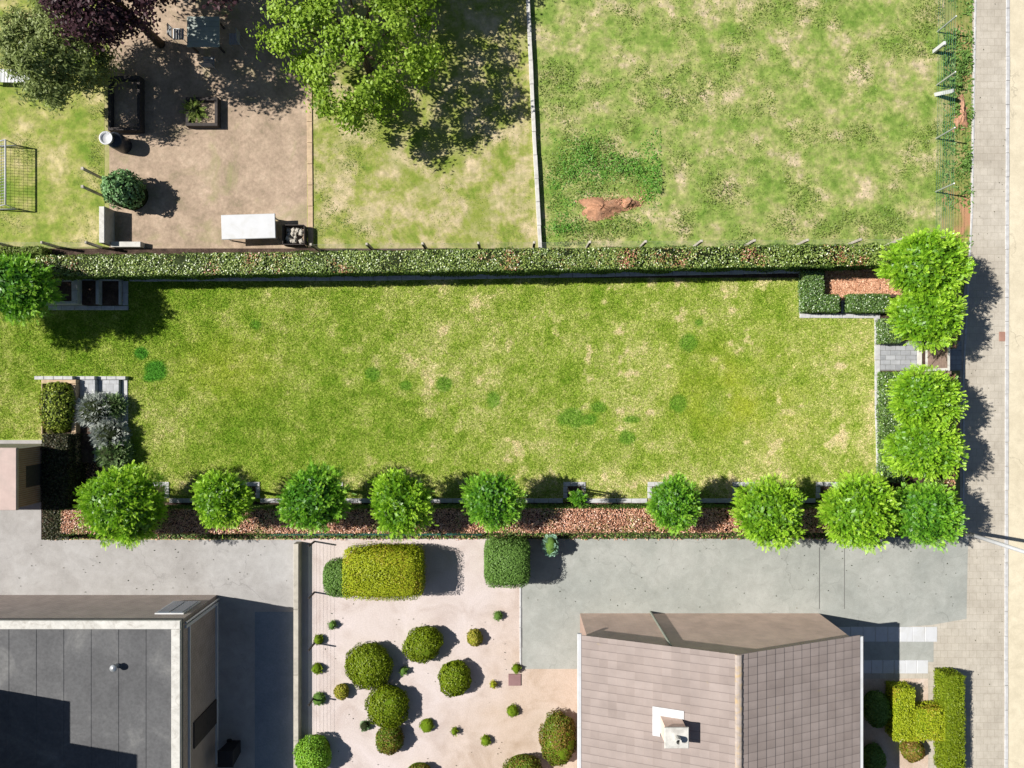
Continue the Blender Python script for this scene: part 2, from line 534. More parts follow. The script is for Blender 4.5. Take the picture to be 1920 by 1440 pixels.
def np_mesh(name, V, mats, tint=None, mi=None, extra=None, k=4, core=None, attrs=None):
    """V (N,k,3): N separate k-gons. core: MB appended first with material slot index in its mi"""
    N = len(V)
    vs = V.reshape(-1, 3)
    nv0 = 0
    me = bpy.data.meshes.new(name)
    cv = np.zeros((0, 3))
    cl = []
    cs = []
    cm = []
    if core is not None:
        cv = np.array(core.v, dtype=float)
        nv0 = len(cv)
        for f in core.f:
            cs.append(len(f))
            cl += list(f)
        cm = core.mi
    allv = np.vstack([cv, vs])
    me.vertices.add(len(allv))
    me.vertices.foreach_set('co', allv.astype(np.float32).ravel())
    li = np.concatenate([np.array(cl, dtype=np.int32), np.arange(nv0, nv0 + N * k, dtype=np.int32)])
    me.loops.add(len(li))
    me.loops.foreach_set('vertex_index', li)
    tot = np.concatenate([np.array(cs, dtype=np.int32), np.full(N, k, dtype=np.int32)])
    st = np.concatenate([[0], np.cumsum(tot)[:-1]]).astype(np.int32)
    me.polygons.add(len(tot))
    me.polygons.foreach_set('loop_start', st)
    me.polygons.foreach_set('loop_total', tot)
    for m in mats:
        me.materials.append(m)
    mm = np.concatenate([np.array(cm, dtype=np.int32), (mi if mi is not None else np.zeros(N)).astype(np.int32)])
    me.polygons.foreach_set('material_index', mm)
    me.update(calc_edges=True)
    if tint is not None:
        a = me.attributes.new('tint', 'FLOAT', 'FACE')
        a.data.foreach_set('value', np.concatenate([np.zeros(len(cs)), tint]).astype(np.float32))
    if attrs:
        for nme, arr in attrs.items():
            a = me.attributes.new(nme, 'FLOAT', 'FACE')
            a.data.foreach_set('value', arr.astype(np.float32))
    return me


def unit(a):
    return a / np.maximum(np.linalg.norm(a, axis=-1, keepdims=True), 1e-9)


def leaves(cen, nrm, L, Wd, rng, tilt=0.7):
    """diamond leaves at cen, facing roughly nrm"""
    n = len(cen)
    nn = unit(nrm + rng.normal(0, tilt * 0.6, (n, 3)))
    r = rng.normal(0, 1, (n, 3))
    u = unit(r - (r * nn).sum(1, keepdims=True) * nn)
    v = np.cross(nn, u)
    L = np.asarray(L).reshape(-1, 1) * rng.uniform(0.7, 1.25, (n, 1))
    Wd = np.asarray(Wd).reshape(-1, 1) * rng.uniform(0.7, 1.2, (n, 1))
    base = cen - u * L * 0.5
    tip = cen + u * L * 0.5 - nn * L * 0.12
    a = cen - v * Wd * 0.5 + nn * 0.1 * Wd
    b = cen + v * Wd * 0.5 + nn * 0.1 * Wd
    return np.stack([base, a, tip, b], 1)


def fronds(base, dirs, length, width, nleaf, rng, droop=0.25):
    """feathery shoots: pairs of narrow leaflets along a short axis"""
    n = len(base)
    d = unit(dirs)
    r = rng.normal(0, 1, (n, 3)) + np.array([0, 0, 1.2])
    s = unit(np.cross(d, r))
    up = np.cross(s, d)
    out = []
    L = length.reshape(-1, 1)
    Wd = width.reshape(-1, 1)
    for i in range(nleaf):
        t = (i + 0.5) / nleaf
        p = base + d * L * t - np.array([0, 0, 1]) * droop * L * t * t
        prof = math.sin(math.pi * (0.15 + 0.75 * t)) ** 0.7
        for sg in (-1, 1):
            ld = unit(s * sg + d * 0.75 + up * (0.18 + rng.normal(0, 0.12, (n, 1))))
            ll = Wd * prof
            lw = L / nleaf * 0.75
            side = unit(np.cross(ld, up))
            out.append(np.stack([p, p + ld * ll * 0.5 - side * lw * 0.5, p + ld * ll, p + ld * ll * 0.5 + side * lw * 0.5], 1))
    tip = base + d * L - np.array([0, 0, 1]) * droop * L
    out.append(np.stack([tip - d * L * 0.15, tip - s * Wd * 0.15, tip + d * L * 0.18, tip + s * Wd * 0.15], 1))
    return np.concatenate(out, 0), len(out)


def crown_mesh(name, r, rz, mat, seed, nclump=175, per=20, fl=0.15, fw=0.05, flat=0.0, clump_r=0.15, gaps=0.0):
    """ball crown made of tufts of feathery shoots; lower third open"""
    g = np.random.default_rng(seed)
    # even directions
    i = np.arange(nclump) + 0.5
    ph = np.arccos(1 - 1.72 * i / nclump)
    th = math.pi * (1 + 5 ** 0.5) * i
    dirs = np.stack([np.cos(th) * np.sin(ph), np.sin(th) * np.sin(ph), np.cos(ph)], 1)
    dirs = unit(dirs + g.normal(0, 0.10, dirs.shape))
    rad = (r - 0.16) * (0.96 + g.uniform(-0.17, 0.08, (nclump, 1)))
    lob = 1 + 0.07 * np.sin(2 * th + 1.7 * seed)[:, None] + 0.06 * np.sin(3 * th + seed)[:, None] + 0.05 * np.sin(5 * th + 2 * seed)[:, None] * np.sin(2 * ph)[:, None]
    keepc = g.random(nclump) > 0.07
    dirs, rad, lob = dirs[keepc], rad[keepc], lob[keepc]
    cc = dirs * rad * lob * np.array([1, 1, rz / r])
    B = []
    D = []
    T = []
    for c, d in zip(cc, dirs):
        m = per
        off = g.normal(0, clump_r * 0.55, (m, 3))
        b = c + off * np.array([1, 1, 0.8])
        dd = unit(off + d * 0.28 + g.normal(0, 0.18, (m, 3)) + np.array([0, 0, 0.12]))
        B.append(b)
        D.append(dd)
        T.append(np.full(m, g.uniform(-0.2, 0.2)))
    # inner filling shoots, tinted darker for the shade inside the crown
    m = nclump * 5
    q = unit(g.normal(0, 1, (m, 3))) * (g.uniform(0.35, 0.76, (m, 1)) * (r - 0.15)) * np.array([1, 1, rz / r])
    B.append(q)
    D.append(unit(q + g.normal(0, 0.3, q.shape)))
    T.append(np.full(m, -0.3))
    B = np.concatenate(B)
    D = np.concatenate(D)
    T = np.concatenate(T)
    n = len(B)
    Ls = g.uniform(0.7, 1.3, n) * fl
    Ws = g.uniform(0.75, 1.25, n) * fw
    V, rep = fronds(B, D, Ls, Ws, 5, g)
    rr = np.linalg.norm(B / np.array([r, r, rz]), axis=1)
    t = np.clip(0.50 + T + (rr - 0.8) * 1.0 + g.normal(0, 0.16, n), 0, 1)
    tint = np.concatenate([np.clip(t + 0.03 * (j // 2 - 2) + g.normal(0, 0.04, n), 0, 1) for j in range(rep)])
    m = nclump * 36  # inner leaves added to block light and deepen the cast shadow
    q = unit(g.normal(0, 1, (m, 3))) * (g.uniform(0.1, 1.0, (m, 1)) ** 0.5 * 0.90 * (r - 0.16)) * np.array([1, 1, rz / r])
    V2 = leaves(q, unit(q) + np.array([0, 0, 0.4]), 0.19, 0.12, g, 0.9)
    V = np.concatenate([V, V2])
    tint = np.concatenate([tint, np.clip(g.normal(0.08, 0.08, m), 0, 1)])  # dark tint paints the shade seen in the crown's gaps
    return np_mesh(name, V, [mat], tint)


def trunk_mb(hc, r, trunk_r=0.07, limbs=7, lean=(0, 0), seed=0):
    g = random.Random(seed)
    mb = MB()
    top = hc - r * 0.35
    mb.tube([(0, 0, -0.05), (lean[0] * 0.3, lean[1] * 0.3, top * 0.5), (lean[0], lean[1], top)], [trunk_r * 1.35, trunk_r, trunk_r * 0.8], 8)
    for k in range(limbs):
        a = 2 * math.pi * k / limbs + g.uniform(-0.3, 0.3)
        e = g.uniform(0.2, 1.1)
        rr = r * g.uniform(0.6, 0.8)
        p0 = Vector((lean[0], lean[1], top - 0.05))
        p2 = Vector((lean[0] + math.cos(a) * math.cos(e) * rr, lean[1] + math.sin(a) * math.cos(e) * rr, hc - r * 0.1 + math.sin(e) * rr * 0.7))
        p1 = (p0 + p2) / 2 + Vector((0, 0, 0.08))
        mb.tube([p0, p1, p2], [trunk_r * 0.55, trunk_r * 0.35, trunk_r * 0.12], 5)
    return mb


# ------------------------------------------------------------------ sheets of the setting
Z = 0.004


def grid_sheet(name, poly, z, mat):
    """flat polygon (pixels on the ground)"""
    me = bpy.data.meshes.new(name)
    vs = [P(x, y) + Vector((0, 0, z)) for x, y in poly]
    me.from_pydata(vs, [], [tuple(range(len(vs)))])
    me.materials.append(mat)
    me.update()
    # make the face look up
    if me.polygons[0].normal.z < 0:
        me.flip_normals()
    o = link(name, me)
    return tag(o, kind='structure')


def rect(x0, y0, x1, y1):
    return [(x0, y0), (x1, y0), (x1, y1), (x0, y1)]


m_ground = ground_mat('rough_ground', [(0.16, 0.20, 0.05), (0.27, 0.27, 0.10), (0.38, 0.31, 0.20)], 0.4, 6, 0.2)
me = bpy.data.meshes.new('ground')
me.from_pydata([(-400, -400, 0), (400, -400, 0), (400, 400, 0), (-400, 400, 0)], [], [(0, 1, 2, 3)])
me.materials.append(m_ground)
tag(link('ground', me), kind='structure')

# main lawn as a fine grid with its colour field
nx, ny = 380, 130
x0, x1 = P(-140, 0).x, P(1662, 0).x
y0, y1 = P(0, 1010).y, P(0, 466).y
gx, gy = np.meshgrid(np.linspace(x0, x1, nx), np.linspace(y0, y1, ny))
hz = 0.008 + 0.012 * (fbm(gx.ravel(), gy.ravel(), 1.5, 5, 3) - 0.3).clip(0, 1)
gv = np.stack([gx.ravel(), gy.ravel(), hz], 1)
idx = np.arange(nx * ny).reshape(ny, nx)
gf = np.stack([idx[:-1, :-1], idx[:-1, 1:], idx[1:, 1:], idx[1:, :-1]], -1).reshape(-1, 4)
me = bpy.data.meshes.new('lawn')
me.vertices.add(len(gv))
me.vertices.foreach_set('co', gv.astype(np.float32).ravel())
me.loops.add(gf.size)
me.loops.foreach_set('vertex_index', gf.astype(np.int32).ravel())
me.polygons.add(len(gf))
me.polygons.foreach_set('loop_start', (np.arange(len(gf)) * 4).astype(np.int32))
me.polygons.foreach_set('loop_total', np.full(len(gf), 4, dtype=np.int32))
me.polygons.foreach_set('use_smooth', np.ones(len(gf), dtype=bool))
me.update(calc_edges=True)
dry, deep, yel = lawn_field(gv[:, 0], gv[:, 1])
for nme, arr in (('dry', dry), ('deep', deep), ('yel', yel)):
    a = me.attributes.new(nme, 'FLOAT', 'POINT')
    a.data.foreach_set('value', arr.astype(np.float32))
me.materials.append(M['lawn'])
tag(link('lawn', me), kind='structure')

# grass blades of the lawn
n = 380000
bx = rng.uniform(x0, x1, n)
by = rng.uniform(P(0, 941).y, P(0, 522).y, n)
bpx = bx * PPM + 960
bpy_ = 720 - by * PPM
keep = ~((bpx < 241) & (bpy_ > 704) & (bpx > 78)) & ~((bpx < 79) & (bpy_ > 822)) & ~((bpx < 241) & (bpy_ < 582)) & ~((bpx > 1498) & (bpy_ < 596)) & (bpx < 1640)
bx = bx[keep]
by = by[keep]
n = len(bx)
dry, deep, yel = lawn_field(bx, by)
ang = rng.uniform(0, 2 * np.pi, n)
ln = rng.uniform(0.03, 0.075, n) * (1 + 0.4 * deep)
wd = rng.uniform(0.008, 0.018, n)
hh = rng.uniform(0.02, 0.055, n) * (1 + 0.6 * deep)
c, s = np.cos(ang), np.sin(ang)
b0 = np.stack([bx - s * wd, by + c * wd, np.full(n, 0.012)], 1)
b1 = np.stack([bx + s * wd, by - c * wd, np.full(n, 0.012)], 1)
b2 = np.stack([bx + c * ln, by + s * ln, 0.012 + hh], 1)
me = np_mesh('lawn_grass', np.stack([b0, b1, b2], 1), [M['blade']], k=3, attrs={'dry': dry, 'deep': deep, 'yel': yel})
tag(link('lawn_grass', me), 'short mown grass blades covering the long rectangular lawn', 'grass', kind='stuff')

# neighbouring ground
def paved_mat(name, cols, slab=0.0, crack_amt=0.33):
    m, nt, out = new_mat(name)
    p = pos(nt)
    f = noise(nt, p, 0.35, 6, 0.65, 0.4)
    c = ramp(nt, f, [(0.32, cols[0]), (0.5, cols[1]), (0.68, cols[2])])
    md = noise(nt, p, 2.2, 6, 0.7, 0.5)
    c = mix(nt, 1.0, c, ramp(nt, md, [(0.32, (0.9, 0.895, 0.885)), (0.68, (1.09, 1.09, 1.09))]), 'MULTIPLY')
    g = noise(nt, p, 30, 4, 0.8)
    c = mix(nt, 1.0, c, ramp(nt, g, [(0.3, (0.9,) * 3), (0.7, (1.1,) * 3)]), 'MULTIPLY')
    # dark stains and drips
    st = noise(nt, p, 0.9, 7, 0.75, 1.2)
    c = mix(nt, ramp(nt, st, [(0.60, (0, 0, 0)), (0.72, (0.5, 0.5, 0.5))]), c, tuple(v * 0.62 for v in cols[0]))
    if slab:
        b = nt.nodes.new('ShaderNodeTexBrick')
        b.offset = 0.5
        b.inputs['Scale'].default_value = 1.0
        b.inputs['Brick Width'].default_value = slab
        b.inputs['Row Height'].default_value = slab
        b.inputs['Mortar Size'].default_value = 0.008
        b.inputs['Color1'].default_value = (1, 1, 1, 1)
        b.inputs['Color2'].default_value = (0.94, 0.94, 0.94, 1)
        b.inputs['Mortar'].default_value = (0.76, 0.75, 0.72, 1)
        nt.links.new(p, b.inputs[0])
        c = mix(nt, 1.0, c, b.outputs[0], 'MULTIPLY')
    else:
        # hairline cracks
        wv = nt.nodes.new('ShaderNodeTexVoronoi')
        wv.feature = 'DISTANCE_TO_EDGE'
        wv.inputs['Scale'].default_value = 0.33
        vm = nt.nodes.new('ShaderNodeVectorMath')
        vm.operation = 'ADD'
        nz = nt.nodes.new('ShaderNodeTexNoise')
        nz.inputs['Scale'].default_value = 1.6
        nz.inputs['Detail'].default_value = 6
        nt.links.new(p, nz.inputs['Vector'])
        sc = nt.nodes.new('ShaderNodeVectorMath')
        sc.operation = 'SCALE'
        sc.inputs['Scale'].default_value = 1.1
        nt.links.new(nz.outputs['Color'], sc.inputs[0])
        nt.links.new(p, vm.inputs[0])
        nt.links.new(sc.outputs[0], vm.inputs[1])
        nt.links.new(vm.outputs[0], wv.inputs['Vector'])
        cr = ramp(nt, wv.outputs['Distance'], [(0.0, (crack_amt,) * 3), (0.010, (0, 0, 0))])
        pm = ramp(nt, noise(nt, p, 0.5, 2), [(0.48, (0, 0, 0)), (0.58, (1, 1, 1))])
        c = mix(nt, mix(nt, 1.0, cr, pm, 'MULTIPLY'), c, tuple(v * 0.4 for v in cols[0]))
    prin(nt, out, c, 0.92, 0.12, g, 0.35, 0.01)
    return m


m_leftlawn = ground_mat('left_garden_grass', [(0.12, 0.19, 0.022), (0.20, 0.24, 0.045), (0.30, 0.285, 0.10), (0.44, 0.37, 0.20)], 0.7, 7, 0.12, mid_amt=0.22, lo=0.35)
m_greenlawn = ground_mat('green_grass', [(0.13, 0.26, 0.02), (0.19, 0.31, 0.035), (0.28, 0.32, 0.09)], 0.5, 7, 0.12)
m_dirt = ground_mat('dry_dirt', [(0.22, 0.18, 0.12), (0.30, 0.225, 0.168), (0.37, 0.28, 0.21), (0.45, 0.35, 0.27)], 0.9, 8, 0.14, mid_amt=0.12, stains=(0.5, 0.55, 0.75, (0.24, 0.25, 0.10, 1), 0.7))
m_meadow = ground_mat('dry_meadow', [(0.135, 0.195, 0.025), (0.235, 0.25, 0.065), (0.37, 0.315, 0.17), (0.48, 0.385, 0.255)], 0.9, 8, 0.15, mid_amt=0.2, lo=0.34, stains=(0.3, 0.5, 0.62, (0.17, 0.22, 0.03, 1), 0.6))
m_rough = ground_mat('rough_meadow', [(0.11, 0.185, 0.028), (0.185, 0.245, 0.055), (0.28, 0.28, 0.108), (0.45, 0.36, 0.24)], 0.8, 6, 0.18, 0.8, mid_amt=0.30, lo=0.34)
m_verge = ground_mat('dry_verge', [(0.12, 0.18, 0.035), (0.22, 0.235, 0.07), (0.36, 0.28, 0.15)], 1.0, 8, 0.15, stains=(0.35, 0.55, 0.65, (0.40, 0.20, 0.12, 1), 0.9))
m_drive = paved_mat('concrete_drive', [(0.275, 0.265, 0.26), (0.32, 0.31, 0.305), (0.36, 0.353, 0.352)])
m_asphalt = paved_mat('grey_asphalt', [(0.25, 0.262, 0.245), (0.295, 0.305, 0.285), (0.345, 0.35, 0.33)])
m_gravel = ground_mat('pale_gravel', [(0.43, 0.355, 0.33), (0.51, 0.44, 0.42), (0.55, 0.48, 0.47)], 0.7, 24, 0.14, 0.5)
def mixed_gravel():
    m, nt, out = new_mat('mixed_gravel_ground')
    p = pos(nt)
    f = noise(nt, p, 0.8, 5, 0.6, 0.8)
    g = noise(nt, p, 24, 5, 0.7)
    a = ramp(nt, f, [(0.3, (0.43, 0.36, 0.335)), (0.5, (0.50, 0.435, 0.415)), (0.7, (0.54, 0.475, 0.465))])
    b = ramp(nt, f, [(0.3, (0.36, 0.275, 0.21)), (0.5, (0.45, 0.36, 0.295)), (0.7, (0.50, 0.41, 0.35))])
    sp = nt.nodes.new('ShaderNodeSeparateXYZ')
    nt.links.new(p, sp.inputs[0])
    q = mth(nt, 'ADD', mth(nt, 'MULTIPLY', sp.outputs[0], 0.9), mth(nt, 'MULTIPLY', sp.outputs[1], -0.45))
    q = mth(nt, 'ADD', q, mth(nt, 'MULTIPLY', noise(nt, p, 0.6, 4), 3.0))
    mr = nt.nodes.new('ShaderNodeMapRange')
    mr.inputs[1].default_value = 4.6
    mr.inputs[2].default_value = 7.6
    nt.links.new(q, mr.inputs[0])
    c = mix(nt, mr.outputs[0], a, b)
    c = mix(nt, 1.0, c, ramp(nt, g, [(0.3, (0.88,) * 3), (0.7, (1.12,) * 3)]), 'MULTIPLY')
    prin(nt, out, c, 0.9, 0.15, g, 0.5, 0.03)
    return m


m_gravel = mixed_gravel()
m_gravel2 = ground_mat('sandy_gravel', [(0.36, 0.27, 0.20), (0.46, 0.36, 0.29), (0.53, 0.45, 0.40)], 0.7, 24, 0.14, 0.5)
m_walk = paved_mat('pavement_slabs', [(0.36, 0.325, 0.275), (0.415, 0.38, 0.325), (0.455, 0.42, 0.365)], 0.30)
m_road = paved_mat('pale_concrete_road', [(0.50, 0.445, 0.335), (0.535, 0.48, 0.365), (0.56, 0.505, 0.385)], 0, 0.5)
m_alley = ground_mat('shade_tinted_paving', [(0.17, 0.20, 0.24), (0.22, 0.25, 0.29)], 0.8, 16, 0.1, 0.2)  # bluish tone of the house's shadow put into the ground colour

grid_sheet('grass_ground', rect(-150, -150, 196, 463), Z, m_leftlawn)
grid_sheet('dirt_ground', rect(205, -150, 576, 468), Z, m_dirt)
grid_sheet('grass_ground', [(576, -150), (985, -150), (1017, 468), (576, 468)], Z, m_meadow)
grid_sheet('meadow_ground', [(985, -150), (1772, -150), (1765, 468), (1017, 468)], Z * 1.5, m_rough)
grid_sheet('verge', [(1772, -300), (1832, -300), (1818, 470), (1800, 1000), (1765, 1000), (1765, 468)], Z, m_verge)
grid_sheet('pavement', [(1832, -700), (1893, -700), (1888, 1000), (1888, 1900), (1812, 1900), (1812, 1000), (1800, 1000), (1800, 600), (1818, 470)], 2 * Z, m_walk)
grid_sheet('road', [(1893, -700), (2400, -700), (2400, 1900), (1888, 1900), (1888, 1000)], 3 * Z, m_road)
grid_sheet('driveway', rect(-400, 825, 79, 1012), 0.026, m_drive)
grid_sheet('driveway', rect(-400, 1012, 566, 1600), 2 * Z, m_drive)
grid_sheet('alley', rect(478, 1147, 550, 1600), 3 * Z, m_alley)
grid_sheet('driveway', [(975, 1004), (1815, 1004), (1812, 1160), (1745, 1172), (1620, 1180), (1300, 1300), (975, 1254)], 2.4 * Z, m_asphalt)
grid_sheet('gravel_ground', rect(566, 1008, 975, 1600), 2 * Z, m_gravel)
grid_sheet('gravel_ground', rect(975, 1254, 1095, 1600), 2.7 * Z, m_gravel)
grid_sheet('pavement', [(1300, 1300), (1620, 1180), (1745, 1172), (1812, 1160), (1812, 1900), (1300, 1900)], 1.5 * Z, m_walk)

# garden beds
grid_sheet('soil_bed', rect(78, 941, 1662, 1010), 0.026, M['soil'])
grid_sheet('soil_bed', rect(1649, 594, 1734, 1006), 0.026, M['soil'])
grid_sheet('soil_bed', rect(1506, 470, 1734, 594), 0.030, M['soil'])
grid_sheet('soil_bed', rect(78, 466, 1506, 521), 0.026, M['soil'])
grid_sheet('soil_bed', rect(100, 812, 243, 945), 0.032, M['soil'])
grid_sheet('path', rect(1648.5, 640, 1718, 694.5), 0.04, M['paver'])
grid_sheet('path', rect(1737, 640, 1802, 694.5), 0.036, M['paver'])
grid_sheet('path', rect(1577, 553, 1592.5, 587), 0.036, M['paver'])


# kerbs: rows of separate stones
def kerb(pts, w=0.19, seg=0.6, h=0.06, mat='stone', name='kerb'):
    mb = MB()
    g = random.Random(len(pts) * 31 + int(pts[0][0]))
    for (ax, ay), (bx_, by_) in zip(pts[:-1], pts[1:]):
        a = P(ax, ay)
        b = P(bx_, by_)
        d = b - a
        L = d.length
        n = max(1, round(L / seg))
        an = math.atan2(d.y, d.x)
        for i in range(n):
            c = a + d * ((i + 0.5) / n)
            l = L / n - 0.012
            hh = h + g.uniform(-0.008, 0.008)
            ww = w + g.uniform(-0.006, 0.006)
            mb.box(c.x - l / 2, c.x + l / 2, c.y - ww / 2 + g.uniform(-0.005, 0.005), c.y + ww / 2, -0.02, hh, 0, 0.012, an + g.uniform(-0.006, 0.006), (c.x, c.y))
    o = mb.build(name, M[mat])
    return tag(o, kind='structure')


kerb([(243, 523.5), (700, 522), (1100, 515.5), (1501, 508)], 0.19)
kerb([(1502.5, 511), (1502.5, 588)], 0.20)
kerb([(1498.5, 592.5), (1640, 592.5)], 0.18, 0.45)
kerb([(1644, 590), (1644.5, 760), (1647.5, 860), (1649.5, 938)], 0.22)
# lawn-side kerb with a square bay round every tree of the row
bays = [297, 467, 623, 771, 926, 1077, 1235, 1394, 1550]
px = 250
for b in bays:
    if b - 21 - px > 8:
        kerb([(px, 938.5), (b - 21.5, 938.5)], 0.18)
    kerb([(b - 17, 934.2), (b - 17, 912)], 0.18, 0.25)
    kerb([(b - 21, 907.5), (b + 21, 907.5)], 0.18, 0.3)
    kerb([(b + 17, 912), (b + 17, 934.2)], 0.18, 0.25)
    px = b + 21.5
kerb([(px, 938.5), (1645, 938.5)], 0.18)
for b in bays:
    grid_sheet('soil_bed', rect(b - 14, 910, b + 14, 942), 0.045, M['soil'])
kerb([(1718.5, 667.2), (1727.5, 667.2)], 54 / PPM, 0.2, 0.075, 'pale_stone', 'threshold')

# street kerb
kerb([(1834, -300), (1822, 400), (1806, 700), (1806, 1000)], 0.08, 1.0, 0.03)
kerb([(1890, -300), (1886, 1100), (1886, 1700)], 0.14, 1.0, 0.05)


# ------------------------------------------------------------------ hedges and shrubs
def hedge_mesh(name, rects, h, mats, seed, L=0.075, Wd=0.05, dens=1.0, taper=0.0, z0=0.0, side_mat=None, core='core', bumps=0.05):
    """rects: list of (x0,x1,y0,y1) in metres at the top of the hedge"""
    if mats == 'moss_leaf' or mats == 'gold_leaf':
        core = 'mossy_core'
    g = np.random.default_rng(seed)
    Cn = []
    Nn = []
    Mi = []
    core_mb = MB()
    for (ax, bx, ay, by) in rects:
        ins = 0.06
        tp = taper
        vs = [(ax + ins + tp, ay + ins + tp, z0), (bx - ins - tp, ay + ins + tp, z0), (bx - ins - tp, by - ins - tp, z0), (ax + ins + tp, by - ins - tp, z0),
              (ax + ins, ay + ins, h - ins), (bx - ins, ay + ins, h - ins), (bx - ins, by - ins, h - ins), (ax + ins, by - ins, h - ins)]
        core_mb.add(vs, [(3, 2, 1, 0), (0, 1, 5, 4), (1, 2, 6, 5), (2, 3, 7, 6), (3, 0, 4, 7), (4, 5, 6, 7)], 0)
        area = (bx - ax) * (by - ay)
        n = int(area / (L * Wd * 0.5) * 1.9 * dens)
        x = g.uniform(ax, bx, n)
        y = g.uniform(ay, by, n)
        wob = (fbm(x, y, 1.6, seed, 3) - 0.5) * 2 * bumps
        e = np.minimum(np.minimum(x - ax, bx - x), np.minimum(y - ay, by - y))
        z = h + wob - 0.06 * np.exp(-e / 0.05) + g.uniform(-0.07, 0.03, n)
        Cn.append(np.stack([x, y, z], 1))
        Nn.append(np.tile([0, 0, 1.0], (n, 1)))
        Mi.append(np.zeros(n))
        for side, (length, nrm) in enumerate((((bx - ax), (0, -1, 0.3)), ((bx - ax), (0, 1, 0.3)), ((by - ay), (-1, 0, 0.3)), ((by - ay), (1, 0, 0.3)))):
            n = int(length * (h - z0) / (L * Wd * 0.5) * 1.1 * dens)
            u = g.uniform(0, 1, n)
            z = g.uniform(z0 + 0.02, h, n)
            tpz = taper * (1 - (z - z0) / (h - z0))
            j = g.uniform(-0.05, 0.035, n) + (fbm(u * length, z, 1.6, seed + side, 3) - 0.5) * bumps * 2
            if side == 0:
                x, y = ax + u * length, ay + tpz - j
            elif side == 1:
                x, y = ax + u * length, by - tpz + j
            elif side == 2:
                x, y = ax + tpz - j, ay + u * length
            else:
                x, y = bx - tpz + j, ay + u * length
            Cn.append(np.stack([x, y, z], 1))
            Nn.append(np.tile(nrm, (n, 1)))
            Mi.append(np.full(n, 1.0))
    Cn = np.concatenate(Cn)
    Nn = np.concatenate(Nn).astype(float)
    Mi = np.concatenate(Mi)
    V = leaves(Cn, Nn, L, Wd, g, 0.8)
    tint = np.clip(g.normal(0.5, 0.24, len(V)), 0, 1)
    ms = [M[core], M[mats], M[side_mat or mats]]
    return np_mesh(name, V, ms, tint, Mi + 1, core=core_mb)


def prect(x0, y0, x1, y1, h):
    """pixel rectangle seen at height h -> metres"""
    a = P(x0, y0, h)
    b = P(x1, y1, h)
    return (min(a.x, b.x), max(a.x, b.x), min(a.y, b.y), max(a.y, b.y))


def hedge(name, rects_px, h, mat, label, seed, cat='hedge', group=None, **kw):
    rs = [prect(*r, h) for r in rects_px]
    cx = sum((r[0] + r[1]) / 2 for r in rs) / len(rs)
    cy = sum((r[2] + r[3]) / 2 for r in rs) / len(rs)
    rs = [(r[0] - cx, r[1] - cx, r[2] - cy, r[3] - cy) for r in rs]
    me = hedge_mesh(name, rs, h, mat, seed, **kw)
    return tag(link(name, me, None, (cx, cy, 0)), label, cat, group)


# long hedge along the top of the lawn: slightly slanted, so built along its own axis
hh = 1.75
a = P(66, 499.0, hh)
b = P(1690, 476, hh)
L_ = (b - a).length
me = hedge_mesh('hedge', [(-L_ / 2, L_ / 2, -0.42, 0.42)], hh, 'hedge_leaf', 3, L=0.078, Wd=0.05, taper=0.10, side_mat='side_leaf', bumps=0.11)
o = link('hedge', me, None, ((a.x + b.x) / 2, (a.y + b.y) / 2, 0))
o.rotation_euler = (0, 0, math.atan2(b.y - a.y, b.x - a.x))
tag(o, 'long clipped green hedge with scattered red leaves along the upper side of the lawn', 'hedge')

hh = 1.25
a = P(112, 978.5, hh)
b = P(1700, 975.5, hh)
L_ = (b - a).length
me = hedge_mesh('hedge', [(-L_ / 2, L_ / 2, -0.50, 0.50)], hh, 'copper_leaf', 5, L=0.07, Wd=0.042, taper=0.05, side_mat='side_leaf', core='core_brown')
o = link('hedge', me, None, ((a.x + b.x) / 2, (a.y + b.y) / 2, 0))
o.rotation_euler = (0, 0, math.atan2(b.y - a.y, b.x - a.x))
tag(o, 'long copper-red hedge running under the row of ball trees', 'hedge')

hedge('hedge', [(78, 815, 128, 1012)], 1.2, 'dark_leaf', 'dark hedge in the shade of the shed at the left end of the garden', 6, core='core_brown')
hedge('box_hedge', [(1508, 507, 1546, 583), (1545, 553, 1575, 583.5)], 0.62, 'box_leaf', 'L-shaped low box hedge round the corner of the leaf-covered bed', 7, L=0.06, Wd=0.04, dens=1.1)
hedge('box_hedge', [(1594, 551, 1670, 584)], 0.62, 'box_leaf', 'straight low box hedge between the leaf-covered bed and the paved path end', 8, L=0.06, Wd=0.04, dens=1.1)
hedge('box_hedge', [(1655, 598, 1690, 643)], 0.6, 'box_leaf', 'short box hedge on the upper side of the grey garden path', 9, L=0.06, Wd=0.04, dens=1.1)
hedge('box_hedge', [(1657, 698, 1696, 905)], 0.6, 'box_leaf', 'long box hedge below the path, between the kerb and the street trees', 10, L=0.06, Wd=0.04, dens=1.1)
hedge('hedge', [(1774, 462, 1796, 652)], 1.4, 'copper_leaf', 'reddish street hedge above the wooden gate', 12, side_mat='side_leaf', core='core_brown')
hedge('hedge', [(1771, 700, 1792, 1000)], 1.4, 'copper_leaf', 'reddish street hedge below the wooden gate', 13, side_mat='side_leaf', core='core_brown')
hedge('hedge', [(-60, 462, 76, 474)], 0.7, 'weed_leaf', 'low light green hedge at the top of the left neighbour lawn', 14)


